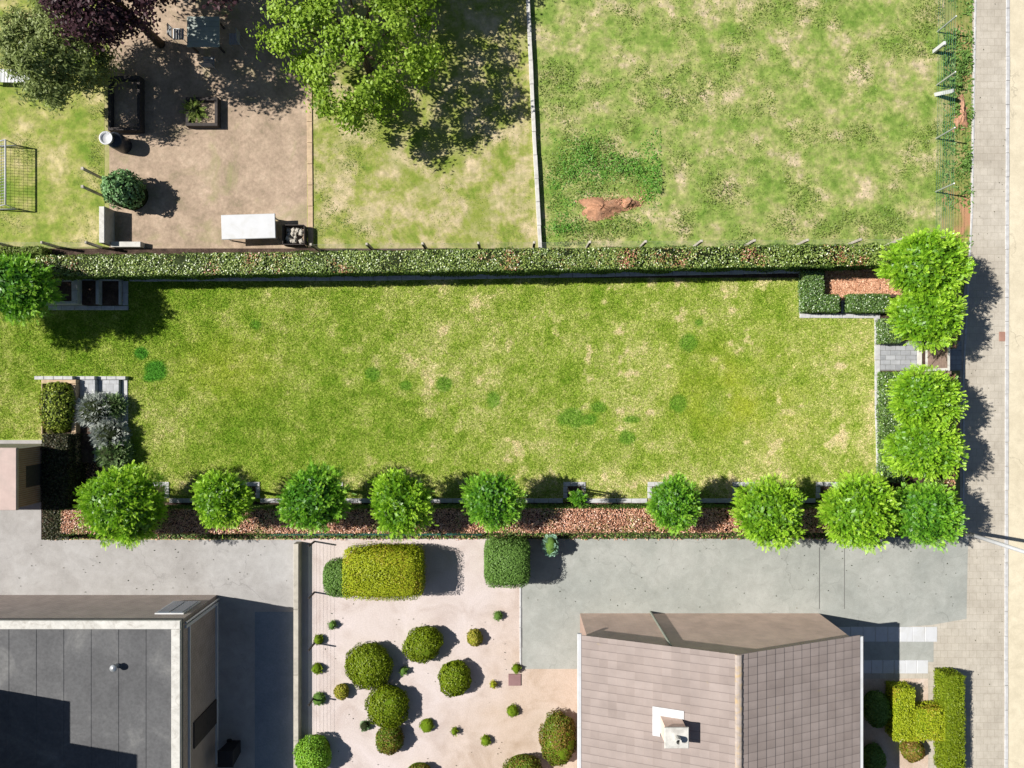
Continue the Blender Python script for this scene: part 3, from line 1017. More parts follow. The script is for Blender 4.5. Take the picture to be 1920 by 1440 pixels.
def shrub_mesh(name, rx, ry, rz, mat, seed, L=0.09, Wd=0.05, dens=1.0, spiky=0.0, core=None, fs=4.0, lump=0.12, square=2.0):
    core = core or INNER.get(mat, M['core'])
    g = np.random.default_rng(seed)
    area = 2 * math.pi * (rx * ry + (rx + ry) / 2 * rz) * 0.75
    n = int(area / (L * Wd * 0.5) * 1.7 * dens)
    d = g.normal(0, 1, (n, 3))
    d[:, 2] = np.abs(d[:, 2]) * 1.0 - 0.25
    d = unit(d)
    if square != 2.0:
        q = (np.abs(d) ** square).sum(1, keepdims=True) ** (1 / square)
        dd = d / q
    else:
        dd = d
    lp = 1 + lump * (fbm(d[:, 0] * 3 + d[:, 2] * 2, d[:, 1] * 3 - d[:, 2], 0.8, seed, 3) - 0.5) * 2
    rad = lp * g.uniform(0.9, 1.03, n)
    c = dd * rad[:, None] * np.array([rx, ry, rz]) + np.array([0, 0, rz * 0.75])
    c[:, 2] = np.maximum(c[:, 2], 0.03)
    if spiky:
        m = max(60, n // 6)
        k = g.choice(n, m)
        bb = c[k] * 0.75
        dirs = unit(c[k] * np.array([1, 1, 0.7]) - np.array([0, 0, rz * 0.2]) + g.normal(0, spiky * 0.4, (m, 3)))
        V, rep = fronds(bb, dirs, g.uniform(0.6, 1.4, m) * L * fs, g.uniform(0.7, 1.2, m) * Wd * 1.6, 6, g, 0.1)
        t = np.clip(g.normal(0.5, 0.22, m), 0, 1)
        tint = np.concatenate([t] * rep)
    else:
        V = leaves(c, d, L, Wd, g, 0.7)
        tint = np.clip(g.normal(0.5, 0.22, n), 0, 1)
    mb = MB()
    prof = []
    for i in range(9):
        t = math.pi / 2 * i / 8
        e = 2.0 / square
        prof.append((max(0.001, math.cos(t)) ** e * 0.9, math.sin(t) ** e * 0.9))
    nn = 24
    vs = []
    for r_, z_ in prof:
        for k in range(nn):
            tt = 2 * math.pi * k / nn
            cx, cy = math.cos(tt), math.sin(tt)
            q = 1.0 if square == 2.0 else (abs(cx) ** square + abs(cy) ** square) ** (1 / square)
            vs.append((rx * r_ * cx / q, ry * r_ * cy / q, rz * 0.75 + rz * z_))
    base = [(x * 0.92, y * 0.92, 0.0) for x, y, z in vs[:nn]]
    vs = base + vs
    fs = []
    for i in range(len(prof)):
        for k in range(nn):
            k2 = (k + 1) % nn
            fs.append((i * nn + k, i * nn + k2, (i + 1) * nn + k2, (i + 1) * nn + k))
    mb.add(vs, fs, 0)
    return np_mesh(name, V, [core, M[mat]], tint, np.ones(len(V)), core=mb)


def shrub(px, py, rx, ry, h, mat, label, seed, name='shrub', cat='shrub', group=None, rz=0.0, **kw):
    hc = h * 0.5
    k = (1 - hc / H) / PPM
    me = shrub_mesh(name, rx * k, ry * k, h / 1.75, mat, seed, **kw)
    p = P(px, py, hc)
    o = link(name, me, None, (p.x, p.y, 0.0))
    o.rotation_euler = (0, 0, rz)
    return tag(o, label, cat, group)


# ------------------------------------------------------------------ the clipped ball trees
CR = [crown_mesh('crown', 1.25, 1.05, M['ball_leaf'], 21), crown_mesh('crown', 1.25, 1.05, M['ball_leaf_dark'], 22),
      crown_mesh('crown', 1.25, 1.05, M['ball_leaf'], 23), crown_mesh('crown', 1.25, 1.05, M['ball_leaf_dark'], 24),
      crown_mesh('crown', 1.25, 1.05, M['ball_leaf'], 26), crown_mesh('crown', 1.25, 1.05, M['ball_leaf_dark'], 27)]
BIG = crown_mesh('crown', 1.62, 1.3, M['ball_leaf'], 25, 280, 21)
TR = [trunk_mb(2.62, 1.2, 0.055, 8, (0, 0), s) for s in range(3)]
TRM = None


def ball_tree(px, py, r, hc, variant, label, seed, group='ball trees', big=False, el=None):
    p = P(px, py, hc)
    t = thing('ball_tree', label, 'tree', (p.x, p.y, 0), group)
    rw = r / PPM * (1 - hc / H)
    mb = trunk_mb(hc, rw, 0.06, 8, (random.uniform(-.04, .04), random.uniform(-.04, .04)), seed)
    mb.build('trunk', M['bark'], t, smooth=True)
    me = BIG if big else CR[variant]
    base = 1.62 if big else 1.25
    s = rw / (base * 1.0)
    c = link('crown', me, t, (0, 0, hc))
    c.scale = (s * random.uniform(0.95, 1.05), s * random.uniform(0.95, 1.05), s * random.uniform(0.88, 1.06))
    c.rotation_euler = (0, 0, random.uniform(0, 6.28))
    if el:
        c.rotation_euler = (0, 0, math.pi * (seed % 2))
        c.scale = (s * el[0], s * el[1], s * 0.95)
    return t


HB = 2.62
row = [(232, 946, 80, 0, 'largest ball tree, at the left end of the lower row, beside the shaded bed', True),
       (418, 938, 57, 0, 'small ball tree second from the left in the lower row', False),
       (591, 934, 68, 1, 'deep green ball tree third from the left in the lower row', False),
       (752, 945, 62, 4, 'bright green ball tree fourth from the left in the lower row', False),
       (924, 938, 57, 3, 'ball tree in the lower row, just left of the gap with the sapling', False),
       (1264, 944, 54, 5, 'dark green ball tree in the lower row, first one right of the sapling gap', False),
       (1443, 962, 68, 2, 'broad ball tree leaning over the asphalt drive, second right of the sapling gap', False),
       (1610, 960, 72, 0, 'broad ball tree last in the lower row before the corner tree', False)]
for i, (x, y, r, v, lab, big) in enumerate(row):
    ball_tree(x, y, r, HB, v, lab, i, 'ball trees in the row below the lawn', big)
col = [(1735, 964, 64, 2.5, 3, 'ball tree in the lower right corner of the garden'),
       (1733, 840, 66, 2.5, 4, 'ball tree on the street side, first one above the corner tree'),
       (1735, 748, 62, 2.5, 0, 'ball tree on the street side directly below the wooden gate'),
       (1737, 592, 63, 2.5, 0, 'ball tree on the street side directly above the wooden gate'),
       (1737, 496, 72, 2.6, 2, 'ball tree on the street side at the upper right corner of the garden')]
for i, (x, y, r, hc, v, lab) in enumerate(col):
    ball_tree(x, y, r, hc, v, lab, 20 + i, 'ball trees along the street side', el=(1.10, 0.95))
ball_tree(34, 540, 70, 2.75, 1, 'ball tree at the left edge beside the shaded planter', 31, 'ball trees at the left edge')
ball_tree(-90, 548, 70, 2.9, 0, 'ball tree just outside the left edge of the picture', 32, 'ball trees at the left edge')

# sapling with stakes in the empty bay
p = P(1085, 934, 1.7)
t = thing('sapling', 'thin staked sapling with a small crown in the gap of the lower tree row', 'tree', (p.x, p.y, 0))
mb = MB()
mb.tube([(0, 0, 0), (0.02, 0, 0.7), (0, 0.01, 1.8)], [0.03, 0.025, 0.012], 6)
for k in range(5):
    a = k * 1.3
    mb.tube([(0, 0, 1.3 + 0.1 * k), (0.22 * math.cos(a), 0.22 * math.sin(a), 1.5 + 0.12 * k)], [0.01, 0.004], 5)
mb.build('trunk', M['bark'], t)
link('crown', crown_mesh('crown', 0.34, 0.34, M['ball_leaf_dark'], 41, 14, 18, 0.15, 0.05, clump_r=0.12), t, (0, 0, 1.7))
for dx in (-0.3, 0.3):
    mb = MB()
    mb.tube([(dx, 0.12, 0), (dx, 0.12, 1.6)], 0.035, 6)
    mb.build('stake', M['wood'], t)

# ------------------------------------------------------------------ stepped planters on the left
def mbox(mb, x0, y0, x1, y1, z0, z1, mi=0, bev=0.015, h=0.0):
    a = P(x0, y0, h)
    b = P(x1, y1, h)
    mb.box(min(a.x, b.x), max(a.x, b.x), min(a.y, b.y), max(a.y, b.y), z0, z1, mi, bev)


t = thing('stepped_planter', 'pale stone terraced planter stepping down to the lawn at its lower left corner', 'planter', (0, 0, 0))
mb = MB()
for i in range(9):
    xx = 83 + i * 17.6
    mbox(mb, xx, 705.5, xx + 17.2, 711.8, -0.02, 0.62 - 0.0 * i if xx < 150 else (0.42 if xx < 188 else 0.24), bev=0.01)
mb.build('coping', M['stone'], t)
mb = MB()
mbox(mb, 96, 712.2, 160, 719, -0.02, 0.635)
for i in range(5):
    yy = 719.4 + i * 30
    mbox(mb, 151, yy, 160, yy + 29.4, -0.02, 0.63 + 0.004 * (i % 2))
mbox(mb, 95.2, 719.5, 97.5, 812, -0.02, 0.60)
mb.build('upper_wall', M['tan_stone'], t)
mb = MB()
mbox(mb, 160.6, 712.5, 189, 742, -0.02, 0.40)
mb.build('step', M['slab'], t)
mb = MB()
mbox(mb, 189.6, 712.5, 228, 742, -0.02, 0.20)
mb.build('step', M['slab'], t)
mb = MB()
for i in range(5):
    yy = 712.4 + i * 30.5
    mbox(mb, 229.2, yy, 240.5, yy + 30.4, -0.02, 0.055)
mb.build('lower_kerb', M['stone'], t)
mb = MB()
mbox(mb, 225.6, 742.8, 228.6, 864, -0.02, 0.21)
mb.build('riser', M['stone'], t)
mb = MB()
mbox(mb, 187.2, 742.8, 189.8, 864, -0.02, 0.405)
mb.build('riser', M['stone'], t)
mb = MB()
mbox(mb, 97.8, 719.6, 150.6, 812, 0.0, 0.50, bev=0)
mbox(mb, 160.8, 742.6, 187, 866, 0.0, 0.34, bev=0)
mbox(mb, 190.1, 742.7, 225.4, 866, 0.0, 0.16, bev=0)
mb.build('soil', M['soil'], t)

t = thing('stepped_planter', 'shaded terraced planter with a pale raised rim at the upper left corner of the lawn', 'planter', (0, 0, 0))
mb = MB()
mbox(mb, 90, 526.5, 150, 531, -0.02, 0.60)
mbox(mb, 90, 567.5, 161.5, 573, -0.02, 0.60)
mbox(mb, 150.4, 526.5, 161.5, 547, -0.02, 0.605)
mbox(mb, 150.4, 547.4, 161.5, 567.1, -0.02, 0.597)
mb.build('upper_wall', M['pale_stone'], t)
mb = MB()
mbox(mb, 189, 528, 195, 572, -0.02, 0.38)
mb.build('riser', M['stone'], t)
mb = MB()
mbox(mb, 227, 528, 231, 572, -0.02, 0.20)
mb.build('riser', M['stone'], t)
mb = MB()
for i in range(2):
    mbox(mb, 231.5, 527 + i * 22.8, 241, 549.5 + i * 22.8, -0.02, 0.06)
mbox(mb, 162, 525, 231, 527.6, -0.02, 0.30)
for i in range(6):
    mbox(mb, 92 + i * 25, 573.5, 116.6 + i * 25, 581.5, -0.02, 0.07)
mb.build('lower_kerb', M['stone'], t)
mb = MB()
mbox(mb, 90, 531.3, 150, 567.2, 0.0, 0.5, bev=0)
mbox(mb, 162, 528, 188.6, 573, 0.0, 0.3, bev=0)
mbox(mb, 195.4, 528, 226.8, 573, 0.0, 0.14, bev=0)
mb.build('soil', M['soil'], t)

shrub(112, 763, 30, 48, 1.15, 'bush_leaf', 'leafy green bush with a few red leaves filling the upper tier of the left planter', 51, 'bush', 'bush', L=0.10, Wd=0.06, square=3.0)
shrub(178, 770, 34, 30, 0.95, 'grey_leaf', 'silvery grey lavender bush spilling over the planter wall', 52, 'lavender_bush', 'bush', L=0.075, Wd=0.04, spiky=1.0, dens=1.6)
shrub(211, 762, 18, 17, 0.7, 'rosemary_leaf', 'small dark rosemary bush at the planter steps, right of the lavender', 53, 'rosemary_bush', 'bush', L=0.07, Wd=0.04, spiky=1.0, dens=1.8)
shrub(203, 812, 30, 26, 0.85, 'grey_leaf', 'grey-green bush with loose shoots in the middle of the lower planter tier', 54, 'lavender_bush', 'bush', L=0.075, Wd=0.05, spiky=1.0, dens=1.6)
shrub(212, 850, 28, 24, 0.8, 'rosemary_leaf', 'green rosemary bush hanging over the lawn just above the largest ball tree', 55, 'rosemary_bush', 'bush', L=0.08, Wd=0.05, spiky=1.0, dens=1.6)


# dry leaf litter
def litter(rects, n, name, label, z, seed, L=0.08, Wd=0.055, mat='litter', rise=0.03):
    g = np.random.default_rng(seed)
    cs = []
    for r in rects:
        a = P(r[0], r[1])
        b = P(r[2], r[3])
        m = int(n * r[4])
        cs.append(np.stack([g.uniform(a.x, b.x, m), g.uniform(b.y, a.y, m), z + g.uniform(0, rise, m)], 1))
    cs = np.concatenate(cs)
    V = leaves(cs, np.tile([0, 0, 1.0], (len(cs), 1)), L, Wd, g, 0.55)
    me = np_mesh(name, V, [M[mat]], np.clip(g.normal(0.5, 0.25, len(V)), 0, 1))
    return tag(link(name, me), label, 'leaves', kind='stuff')


litter([(1546, 500, 1648, 556, 0.75), (1577, 550, 1592, 562, 0.05), (1650, 500, 1690, 552, 0.2)], 9000, 'leaf_litter', 'dry orange-brown leaves covering the bed behind the box hedges', 0.035, 61, 0.095, 0.06)
litter([(100, 815, 150, 935, 0.25), (160, 742, 230, 900, 0.3), (98, 945, 1660, 958, 0.2), (1650, 600, 1660, 638, 0.03), (1650, 698, 1660, 930, 0.12), (96, 522, 232, 570, 0.1)], 3400, 'leaf_litter',
       'sparse dry leaves and chips on the soil of the planting beds', 0.05, 62, 0.06, 0.045)

litter([(1820, -20, 1890, 1440, 0.25), (990, 1012, 1800, 1140, 0.35), (20, 1014, 540, 1110, 0.2), (600, 1130, 960, 1440, 0.2)], 220, 'fallen_leaves',
       'a few fallen leaves and grit scattered over the drives and the pavement', 0.02, 66, 0.06, 0.04, 'dark_leaf', rise=0.01)
kerb([(1536, 1026), (1536, 1142)], 0.035, 2.0, 0.018, 'dark_joint', 'drain_joint')
kerb([(1583, 1026), (1583, 1142)], 0.03, 2.0, 0.018, 'dark_joint', 'drain_joint')

# ------------------------------------------------------------------ wooden gate
gx = P(1734, 0).x
gy0, gy1 = P(0, 697).y, P(0, 643).y
t = thing('garden_gate', 'weathered wooden gate of horizontal boards with a diagonal brace at the end of the path', 'gate', (gx, (gy0 + gy1) / 2, 0))
w = (gy1 - gy0) / 2
for s_ in (-1, 1):
    mb = MB()
    mb.box(-0.06, 0.06, s_ * (w + 0.07) - 0.06, s_ * (w + 0.07) + 0.06, 0, 1.72, 0, 0.02)
    mb.build('post', M['wood'], t)
mb = MB()
for i in range(9):
    z = 0.10 + i * 0.165
    mb.box(0.0, 0.022, -w + 0.02, w - 0.02, z, z + 0.15, 0, 0.004)
mb.build('boards', M['wood'], t)
mb = MB()
mb.box(-0.045, -0.004, -w + 0.02, -w + 0.12, 0.08, 1.62)
mb.box(-0.045, -0.004, w - 0.12, w - 0.02, 0.08, 1.62)
mb.box(-0.048, -0.004, -w + 0.122, w - 0.122, 0.12, 0.22)
mb.box(-0.048, 0.0, -w + 0.01, w - 0.01, 1.622, 1.70)
mb.build('frame', M['pale_stone'], t)
mb = MB()
mb.beam((-0.03, -w + 0.14, 0.24), (-0.03, w - 0.14, 1.56), 0.045, 0.09)
mb.build('brace', M['wood'], t)
mb = MB()
mb.tube([(-0.06, -w + 0.07, 1.0), (-0.12, -w + 0.07, 1.0), (-0.12, -w + 0.18, 1.0)], 0.012, 6)
mb.build('handle', M['metal'], t)

# ------------------------------------------------------------------ fences
def wire_fence(label, xs, y_of, hgt, mat='concrete', wire='metal', prong=0.05, name='wire_fence', along='x', net=False):
    p0 = P(xs[0], y_of(xs[0])) if along == 'x' else P(y_of(xs[0]), xs[0])
    t = thing(name, label, 'fence', (p0.x, p0.y, 0))
    pts = [(P(x, y_of(x)) if along == 'x' else P(y_of(x), x)) - p0 for x in xs]
    for q in pts:
        mb = MB()
        mb.box(q.x - prong, q.x + prong, q.y - prong, q.y + prong, 0, hgt, 0, 0.02)
        mb.build('post', M[mat], t)
    mb = MB()
    rows = 6 if not net else 10
    for a, b in zip(pts[:-1], pts[1:]):
        for r in range(rows):
            z = 0.08 + (hgt - 0.15) * r / (rows - 1)
            d = (b - a).normalized() * (prong + 0.003)
            mb.tube([(a.x + d.x, a.y + d.y, z), (b.x - d.x, b.y - d.y, z)], 0.0035 if not net else 0.0045, 4)
    mb.build('wires', M[wire], t)
    return t


wire_fence('concrete-post wire fence behind the long hedge, along the meadow', [600, 700, 800, 900, 1000, 1100, 1200, 1300, 1395, 1490, 1585, 1660], lambda x: 470 - (x - 600) * 0.009, 1.35)
wire_fence('short wire fence at the edge of the left neighbour lawn', [-60, 25, 110, 190], lambda x: 458 + 6, 1.1)
wire_fence('green mesh fence between the meadow and the street verge', [-40, 60, 160, 260, 360, 450], lambda y: 1758 - (y) * 0.012, 1.3, 'metal', 'green_net', 0.025, along='y', net=True)
wire_fence('thin wire fence on the left side of the gravel garden', [1015, 1110, 1205, 1305, 1400, 1500], lambda y: 590, 0.9, 'dark_wood', 'metal', 0.03, along='y')
wire_fence('low teal netting fence along the far side of the copper hedge', [510, 590, 670, 750, 830, 905], lambda x: 997, 0.75, 'dark_wood', 'green_net', 0.025, net=True, name='netting_fence')

# walls
def wall(label, x0, y0, x1, y1, h, mat, seg=2.0, name='garden_wall'):
    a, b = P(x0, y0), P(x1, y1)
    ax, bx = min(a.x, b.x), max(a.x, b.x)
    ay, by = min(a.y, b.y), max(a.y, b.y)
    mb = MB()
    if bx - ax > by - ay:
        n = max(1, round((bx - ax) / seg))
        for i in range(n):
            mb.box(ax + (bx - ax) * i / n + 0.004, ax + (bx - ax) * (i + 1) / n - 0.004, ay, by, 0, h + random.uniform(-.01, .01), 0, 0.015)
    else:
        n = max(1, round((by - ay) / seg))
        for i in range(n):
            mb.box(ax, bx, ay + (by - ay) * i / n + 0.004, ay + (by - ay) * (i + 1) / n - 0.004, 0, h + random.uniform(-.01, .01), 0, 0.015)
    return tag(mb.build(name, M[mat]), label, 'wall')


wall('grey concrete boundary wall between the house alley and the gravel garden', 556.5, 1015, 566, 1500, 0.45, 'concrete', 2.5)
wall('low pale concrete wall below the blue-green shrub', 205, 395, 215, 462, 0.75, 'pale_stone', 1.0)
wall('short pale concrete wall along the bottom edge of the dirt yard', 216, 456, 272, 466, 0.35, 'pale_stone', 1.2)
t_ = kerb([(1013, 468), (1001, 250), (987, -60)], 0.16, 1.0, 0.22, 'pale_stone', 'boundary_kerb')
kerb([(580, 110), (583, 466)], 0.22, 0.9, 0.05, 'tan_stone', 'boundary_kerb')
kerb([(976, 1100), (976, 1252)], 0.08, 0.8, 0.05, 'stone', 'kerb')

# ------------------------------------------------------------------ neighbour trees
litter([(90, 999, 1650, 1009, 1.0)], 2600, 'creeping_plants', 'creeping green weeds and bits in the narrow strip behind the copper hedge', 0.05, 67, 0.10, 0.055, 'side_leaf', rise=0.12)
litter([(90, 1002, 1650, 1012, 1.0)], 900, 'leaf_litter', 'dry leaves gathered along the outer edge of the copper hedge', 0.05, 68, 0.08, 0.05, rise=0.03)
def clump_tree(px, py, r, hc, rz, mat, label, seed, nclump=70, per=30, fl=0.4, fw=0.22, name='tree', group=None, clump_r=0.5, broad=True, scale_xy=(1, 1), tr=0.14):
    p = P(px, py, hc)
    rw = r / PPM * (1 - hc / H)
    t = thing(name, label, 'tree', (p.x, p.y, 0), group)
    trunk_mb(hc, rw, tr, 10, (0, 0), seed).build('trunk', M['bark'], t, smooth=True)
    g = np.random.default_rng(seed)
    i = np.arange(nclump) + 0.5
    ph = np.arccos(1 - 1.7 * i / nclump)
    th = math.pi * (1 + 5 ** 0.5) * i
    d = unit(np.stack([np.cos(th) * np.sin(ph), np.sin(th) * np.sin(ph), np.cos(ph)], 1) + g.normal(0, 0.15, (nclump, 3)))
    cc = d * np.array([rw * scale_xy[0], rw * scale_xy[1], rz]) * (g.uniform(0.62, 0.98, (nclump, 1)) + 0.12 * np.sin(4 * th + seed)[:, None])
    B = []
    T = []
    N = []
    for c, dd in zip(cc, d):
        sz = clump_r * g.uniform(0.6, 1.35)
        off = g.normal(0, sz * 0.5, (per, 3)) * np.array([1, 1, 0.55])
        B.append(c + off)
        N.append(unit(off + dd * 0.6 + np.array([0, 0, 0.5])))
        T.append(np.full(per, g.uniform(-0.2, 0.2)))
    B = np.concatenate(B)
    N = np.concatenate(N)
    T = np.concatenate(T)
    if broad:
        V = leaves(B, N, fl, fw, g, 0.8)
        tint = np.clip(0.5 + T + g.normal(0, 0.15, len(B)), 0, 1)
    else:
        V, rep = fronds(B, N, g.uniform(0.7, 1.3, len(B)) * fl, g.uniform(0.7, 1.3, len(B)) * fw, 5, g)
        tint = np.concatenate([np.clip(0.5 + T + g.normal(0, 0.15, len(B)), 0, 1)] * rep)
    link('crown', np_mesh('crown', V, [M[mat]], tint), t, (0, 0, hc))
    return t


clump_tree(664, 68, 164, 2.9, 1.6, 'big_leaf', 'large yellow-green broadleaf tree over the top meadow, casting a big shadow', 71, 80, 190, 0.155, 0.105, clump_r=0.50, scale_xy=(1, 1.0))
clump_tree(100, 96, 92, 2.6, 1.5, 'olive_leaf', 'olive-green feathery tree in the upper left corner', 72, 95, 190, 0.19, 0.06, clump_r=0.40)
clump_tree(190, -25, 110, 4.3, 1.8, 'purple_leaf', 'dark purple-leaved tree at the top left', 73, 90, 110, 0.16, 0.11, clump_r=0.5)
clump_tree(330, -150, 150, 4.3, 2.0, 'purple_leaf', 'dark tree beyond the top edge of the picture, right of the purple tree', 74, 110, 120, 0.18, 0.12, clump_r=0.6)
clump_tree(150, -200, 130, 4.8, 2.2, 'purple_leaf', 'dark tree beyond the top edge of the picture, above the purple tree', 76, 110, 120, 0.18, 0.12, clump_r=0.6)
clump_tree(740, -120, 105, 2.9, 1.5, 'big_leaf', 'broadleaf tree beyond the top edge, behind the large yellow-green tree', 75, 100, 140, 0.15, 0.10, clump_r=0.6)

shrub(230, 357, 36, 34, 1.6, 'blue_leaf', 'blue-green round shrub at the left edge of the dirt yard', 81, L=0.13, Wd=0.09, lump=0.3)
shrub(722, 1070, 72, 46, 1.75, 'gold_leaf', 'large block-shaped golden-green clipped shrub', 82, 'clipped_shrub', square=9.0, L=0.06, Wd=0.04, lump=0.04)
shrub(645, 1082, 37, 33, 1.3, 'mid_leaf', 'rounded dark green clipped shrub beside the golden block shrub', 83, 'clipped_shrub', square=3.5, L=0.06, Wd=0.04, lump=0.05)
shrub(951, 1052, 42, 43, 1.75, 'mid_leaf', 'squarish dark green clipped shrub at the edge of the asphalt drive', 84, 'clipped_shrub', square=6.0, L=0.06, Wd=0.04, lump=0.05)
gs = 'dome shrubs on the pale gravel'
for i, (x, y, rx, ry, h, m, lab) in enumerate([
        (690, 1249, 44, 42, 0.95, 'moss_leaf', 'largest moss-green dome shrub on the pale gravel'),
        (793, 1208, 38, 32, 0.9, 'moss_leaf', 'oval moss-green shrub, the highest up of the gravel garden domes'),
        (852, 1272, 30, 33, 0.8, 'moss_leaf', 'round moss-green dome shrub standing alone nearest the brick-roofed house'),
        (727, 1324, 40, 38, 0.9, 'moss_leaf', 'dome shrub in the middle of the chain of three touching domes'),
        (730, 1387, 26, 26, 0.8, 'rust_leaf', 'brownish dome shrub at the bottom of the chain of three'),
        (586, 1417, 33, 34, 1.1, 'lime_leaf', 'bright lime-green round shrub by the boundary wall'),
        (1047, 1388, 34, 52, 0.9, 'rust_leaf', 'rust-and-green shrub against the white edge of the tiled house'),
        (980, 1446, 36, 28, 0.8, 'rust_leaf', 'green shrub cut by the lower edge of the picture, near the rusty one'),
        (785, 1452, 26, 18, 0.7, 'rust_leaf', 'brown shrub tip at the lower edge below the chain of domes'),
        (890, 1196, 15, 16, 0.5, 'yellow_leaf', 'small yellow tuft shrub right of the oval dome'),
        (640, 1297, 14, 14, 0.45, 'yellow_leaf', 'small yellow shrub at the left foot of the largest dome')]):
    shrub(x, y, rx, ry, h, m, lab, 90 + i, 'dome_shrub', 'shrub', gs, L=0.075, Wd=0.045, lump=0.22, rz=(0.5 if i == 1 else 0))
for i, (x, y, r, m, lab) in enumerate([
        (597, 1311, 12, 'mid_leaf', 'small green plant by the wire fence, lowest of three there'),
        (594, 1254, 10, 'moss_leaf', 'small light green plant by the wire fence, middle of three there'),
        (597, 1200, 9, 'moss_leaf', 'small pale plant by the wire fence, highest of three there'),
        (800, 1361, 13, 'moss_leaf', 'small green plant right of the brownish dome'),
        (961, 1334, 11, 'moss_leaf', 'small green plant on the sandy gravel near the tiled house'),
        (911, 1389, 9, 'moss_leaf', 'small dark green plant on the sandy gravel, lower one'),
        (934, 1155, 8, 'mid_leaf', 'tiny green plant on the gravel near the asphalt drive'),
        (623, 1172, 7, 'mid_leaf', 'tiny grey-green plant below the rounded clipped shrub'),
        (757, 1258, 7, 'mid_leaf', 'tiny plant between the largest dome and the oval dome'),
        (968, 1254, 8, 'moss_leaf', 'tiny green plant next to the dark red slab'),
        (925, 1284, 6, 'yellow_leaf', 'tiny yellowish plant right of the lone round dome'),
        (684, 1362, 9, 'blue_leaf', 'tiny blue-grey plant left of the chain of domes'),
        (852, 1372, 6, 'moss_leaf', 'tiny green plant in the middle of the sandy gravel edge')]):
    shrub(x, y, r, r, 0.34, m, lab, 120 + i, 'garden_plant', 'plant', 'small plants on the gravel', L=0.06, Wd=0.035, spiky=0.6, fs=1.6)

# mint coloured plant in a pot
p = P(1035, 1030, 1.3)
t = thing('potted_plant', 'pale mint-green potted plant beside the squarish dark shrub', 'plant', (p.x, p.y, 0))
mb = MB()
mb.lathe([(0.001, 0.0), (0.16, 0.0), (0.22, 0.42), (0.24, 0.45), (0.20, 0.45), (0.19, 0.40), (0.001, 0.40)], n=18)
mb.build('pot', M['terracotta'], t, smooth=True)
me = shrub_mesh('leaves', 0.27, 0.42, 0.35, 'mint_leaf', 140, L=0.12, Wd=0.06, spiky=0.5, dens=1.8, fs=1.2)
link('leaves', me, t, (0, 0, 0.42))

mb = MB()
a = P(965, 1274)
mb.box(a.x - 0.26, a.x + 0.26, a.y - 0.24, a.y + 0.24, 0.0, 0.06, 0, 0.01)
tag(mb.build('stepping_stone', flat_mat('dark_red_slab', (0.22, 0.13, 0.13, 1), 0.8)), 'square dark red slab at the corner of the gravel', 'slab')

# ------------------------------------------------------------------ things in the upper yards
def rbox(mb, px0, py0, px1, py1, h, z0, z1, bev=0.02, mi=0):
    a = P(px0, py0, h)
    b = P(px1, py1, h)
    mb.box(min(a.x, b.x), max(a.x, b.x), min(a.y, b.y), max(a.y, b.y), z0, z1, mi, bev)


t = thing('garden_table', 'white rectangular table near the bottom of the dirt yard', 'table', P(478, 432, 0))
L0 = t.location
w2, d2 = 1.1, 0.50
mb = MB()
mb.box(-w2, w2, -d2, d2, 0.70, 0.745, 0, 0.02)
top = mb.build('table_top', M['white_paint'], t)
for sx in (-1, 1):
    for sy in (-1, 1):
        mb = MB()
        mb.tube([(sx * (w2 - 0.12), sy * (d2 - 0.1), 0), (sx * (w2 - 0.12), sy * (d2 - 0.1), 0.70)], 0.03, 8)
        mb.build('leg', M['metal'], t)
t.rotation_euler = (0, 0, 0.03)

a = P(556, 444)
t = thing('compost_bin', 'dark slatted bin with grey rubble at the corner of the dirt yard', 'bin', (a.x, a.y, 0))
mb = MB()
for s_ in (-1, 1):
    for k in range(3):
        mb.box(-0.42, 0.42, s_ * 0.40 - 0.015, s_ * 0.40 + 0.015, 0.03 + k * 0.14, 0.15 + k * 0.14)
        mb.box(s_ * 0.44 - 0.015, s_ * 0.44 + 0.015, -0.38, 0.38, 0.03 + k * 0.14, 0.15 + k * 0.14)
mb.build('slats', M['dark_wood'], t)
mb = MB()
gg = random.Random(4)
for k in range(34):
    x, y, z = gg.uniform(-.3, .3), gg.uniform(-.28, .28), gg.uniform(0.05, 0.28)
    s = gg.uniform(0.04, 0.09)
    mb.box(x - s, x + s, y - s, y + s, z - s * .6, z + s * .6, 0, s * 0.5, gg.uniform(0, 3))
mb.build('rubble', M['concrete'], t)

# square planting frame
def frame_bed(label, px0, py0, px1, py1, h, th, mat, seed, plant=None):
    a, b = P(px0, py0, h), P(px1, py1, h)
    cx, cy = (a.x + b.x) / 2, (a.y + b.y) / 2
    W2, D2 = abs(b.x - a.x) / 2, abs(a.y - b.y) / 2
    t = thing('raised_bed', label, 'raised bed', (cx, cy, 0))
    mb = MB()
    mb.box(-W2, W2, -D2, -D2 + th, 0, h, 0, 0.01)
    mb.box(-W2, W2, D2 - th, D2, 0, h, 0, 0.01)
    mb.box(-W2, -W2 + th, -D2 + th + 0.003, D2 - th - 0.003, 0, h - 0.004, 0, 0.01)
    mb.box(W2 - th, W2, -D2 + th + 0.003, D2 - th - 0.003, 0, h - 0.004, 0, 0.01)
    mb.build('frame', M[mat], t)
    mb = MB()
    mb.box(-W2 + th + 0.004, W2 - th - 0.004, -D2 + th + 0.004, D2 - th - 0.004, 0, h * 0.35)
    mb.build('soil', m_dirt, t)
    return t, cx, cy


frame_bed('square dark timber planting frame in the middle of the dirt yard', 348, 182, 408, 236, 0.32, 0.13, 'dark_wood', 1)
shrub(364, 207, 12, 12, 0.45, 'weed_leaf', 'small green seedling inside the square timber frame', 151, 'seedling', 'plant', spiky=0.6)
frame_bed('long grey timber raised bed at the left side of the dirt yard', 202, 142, 262, 244, 0.4, 0.12, 'dark_wood', 2)

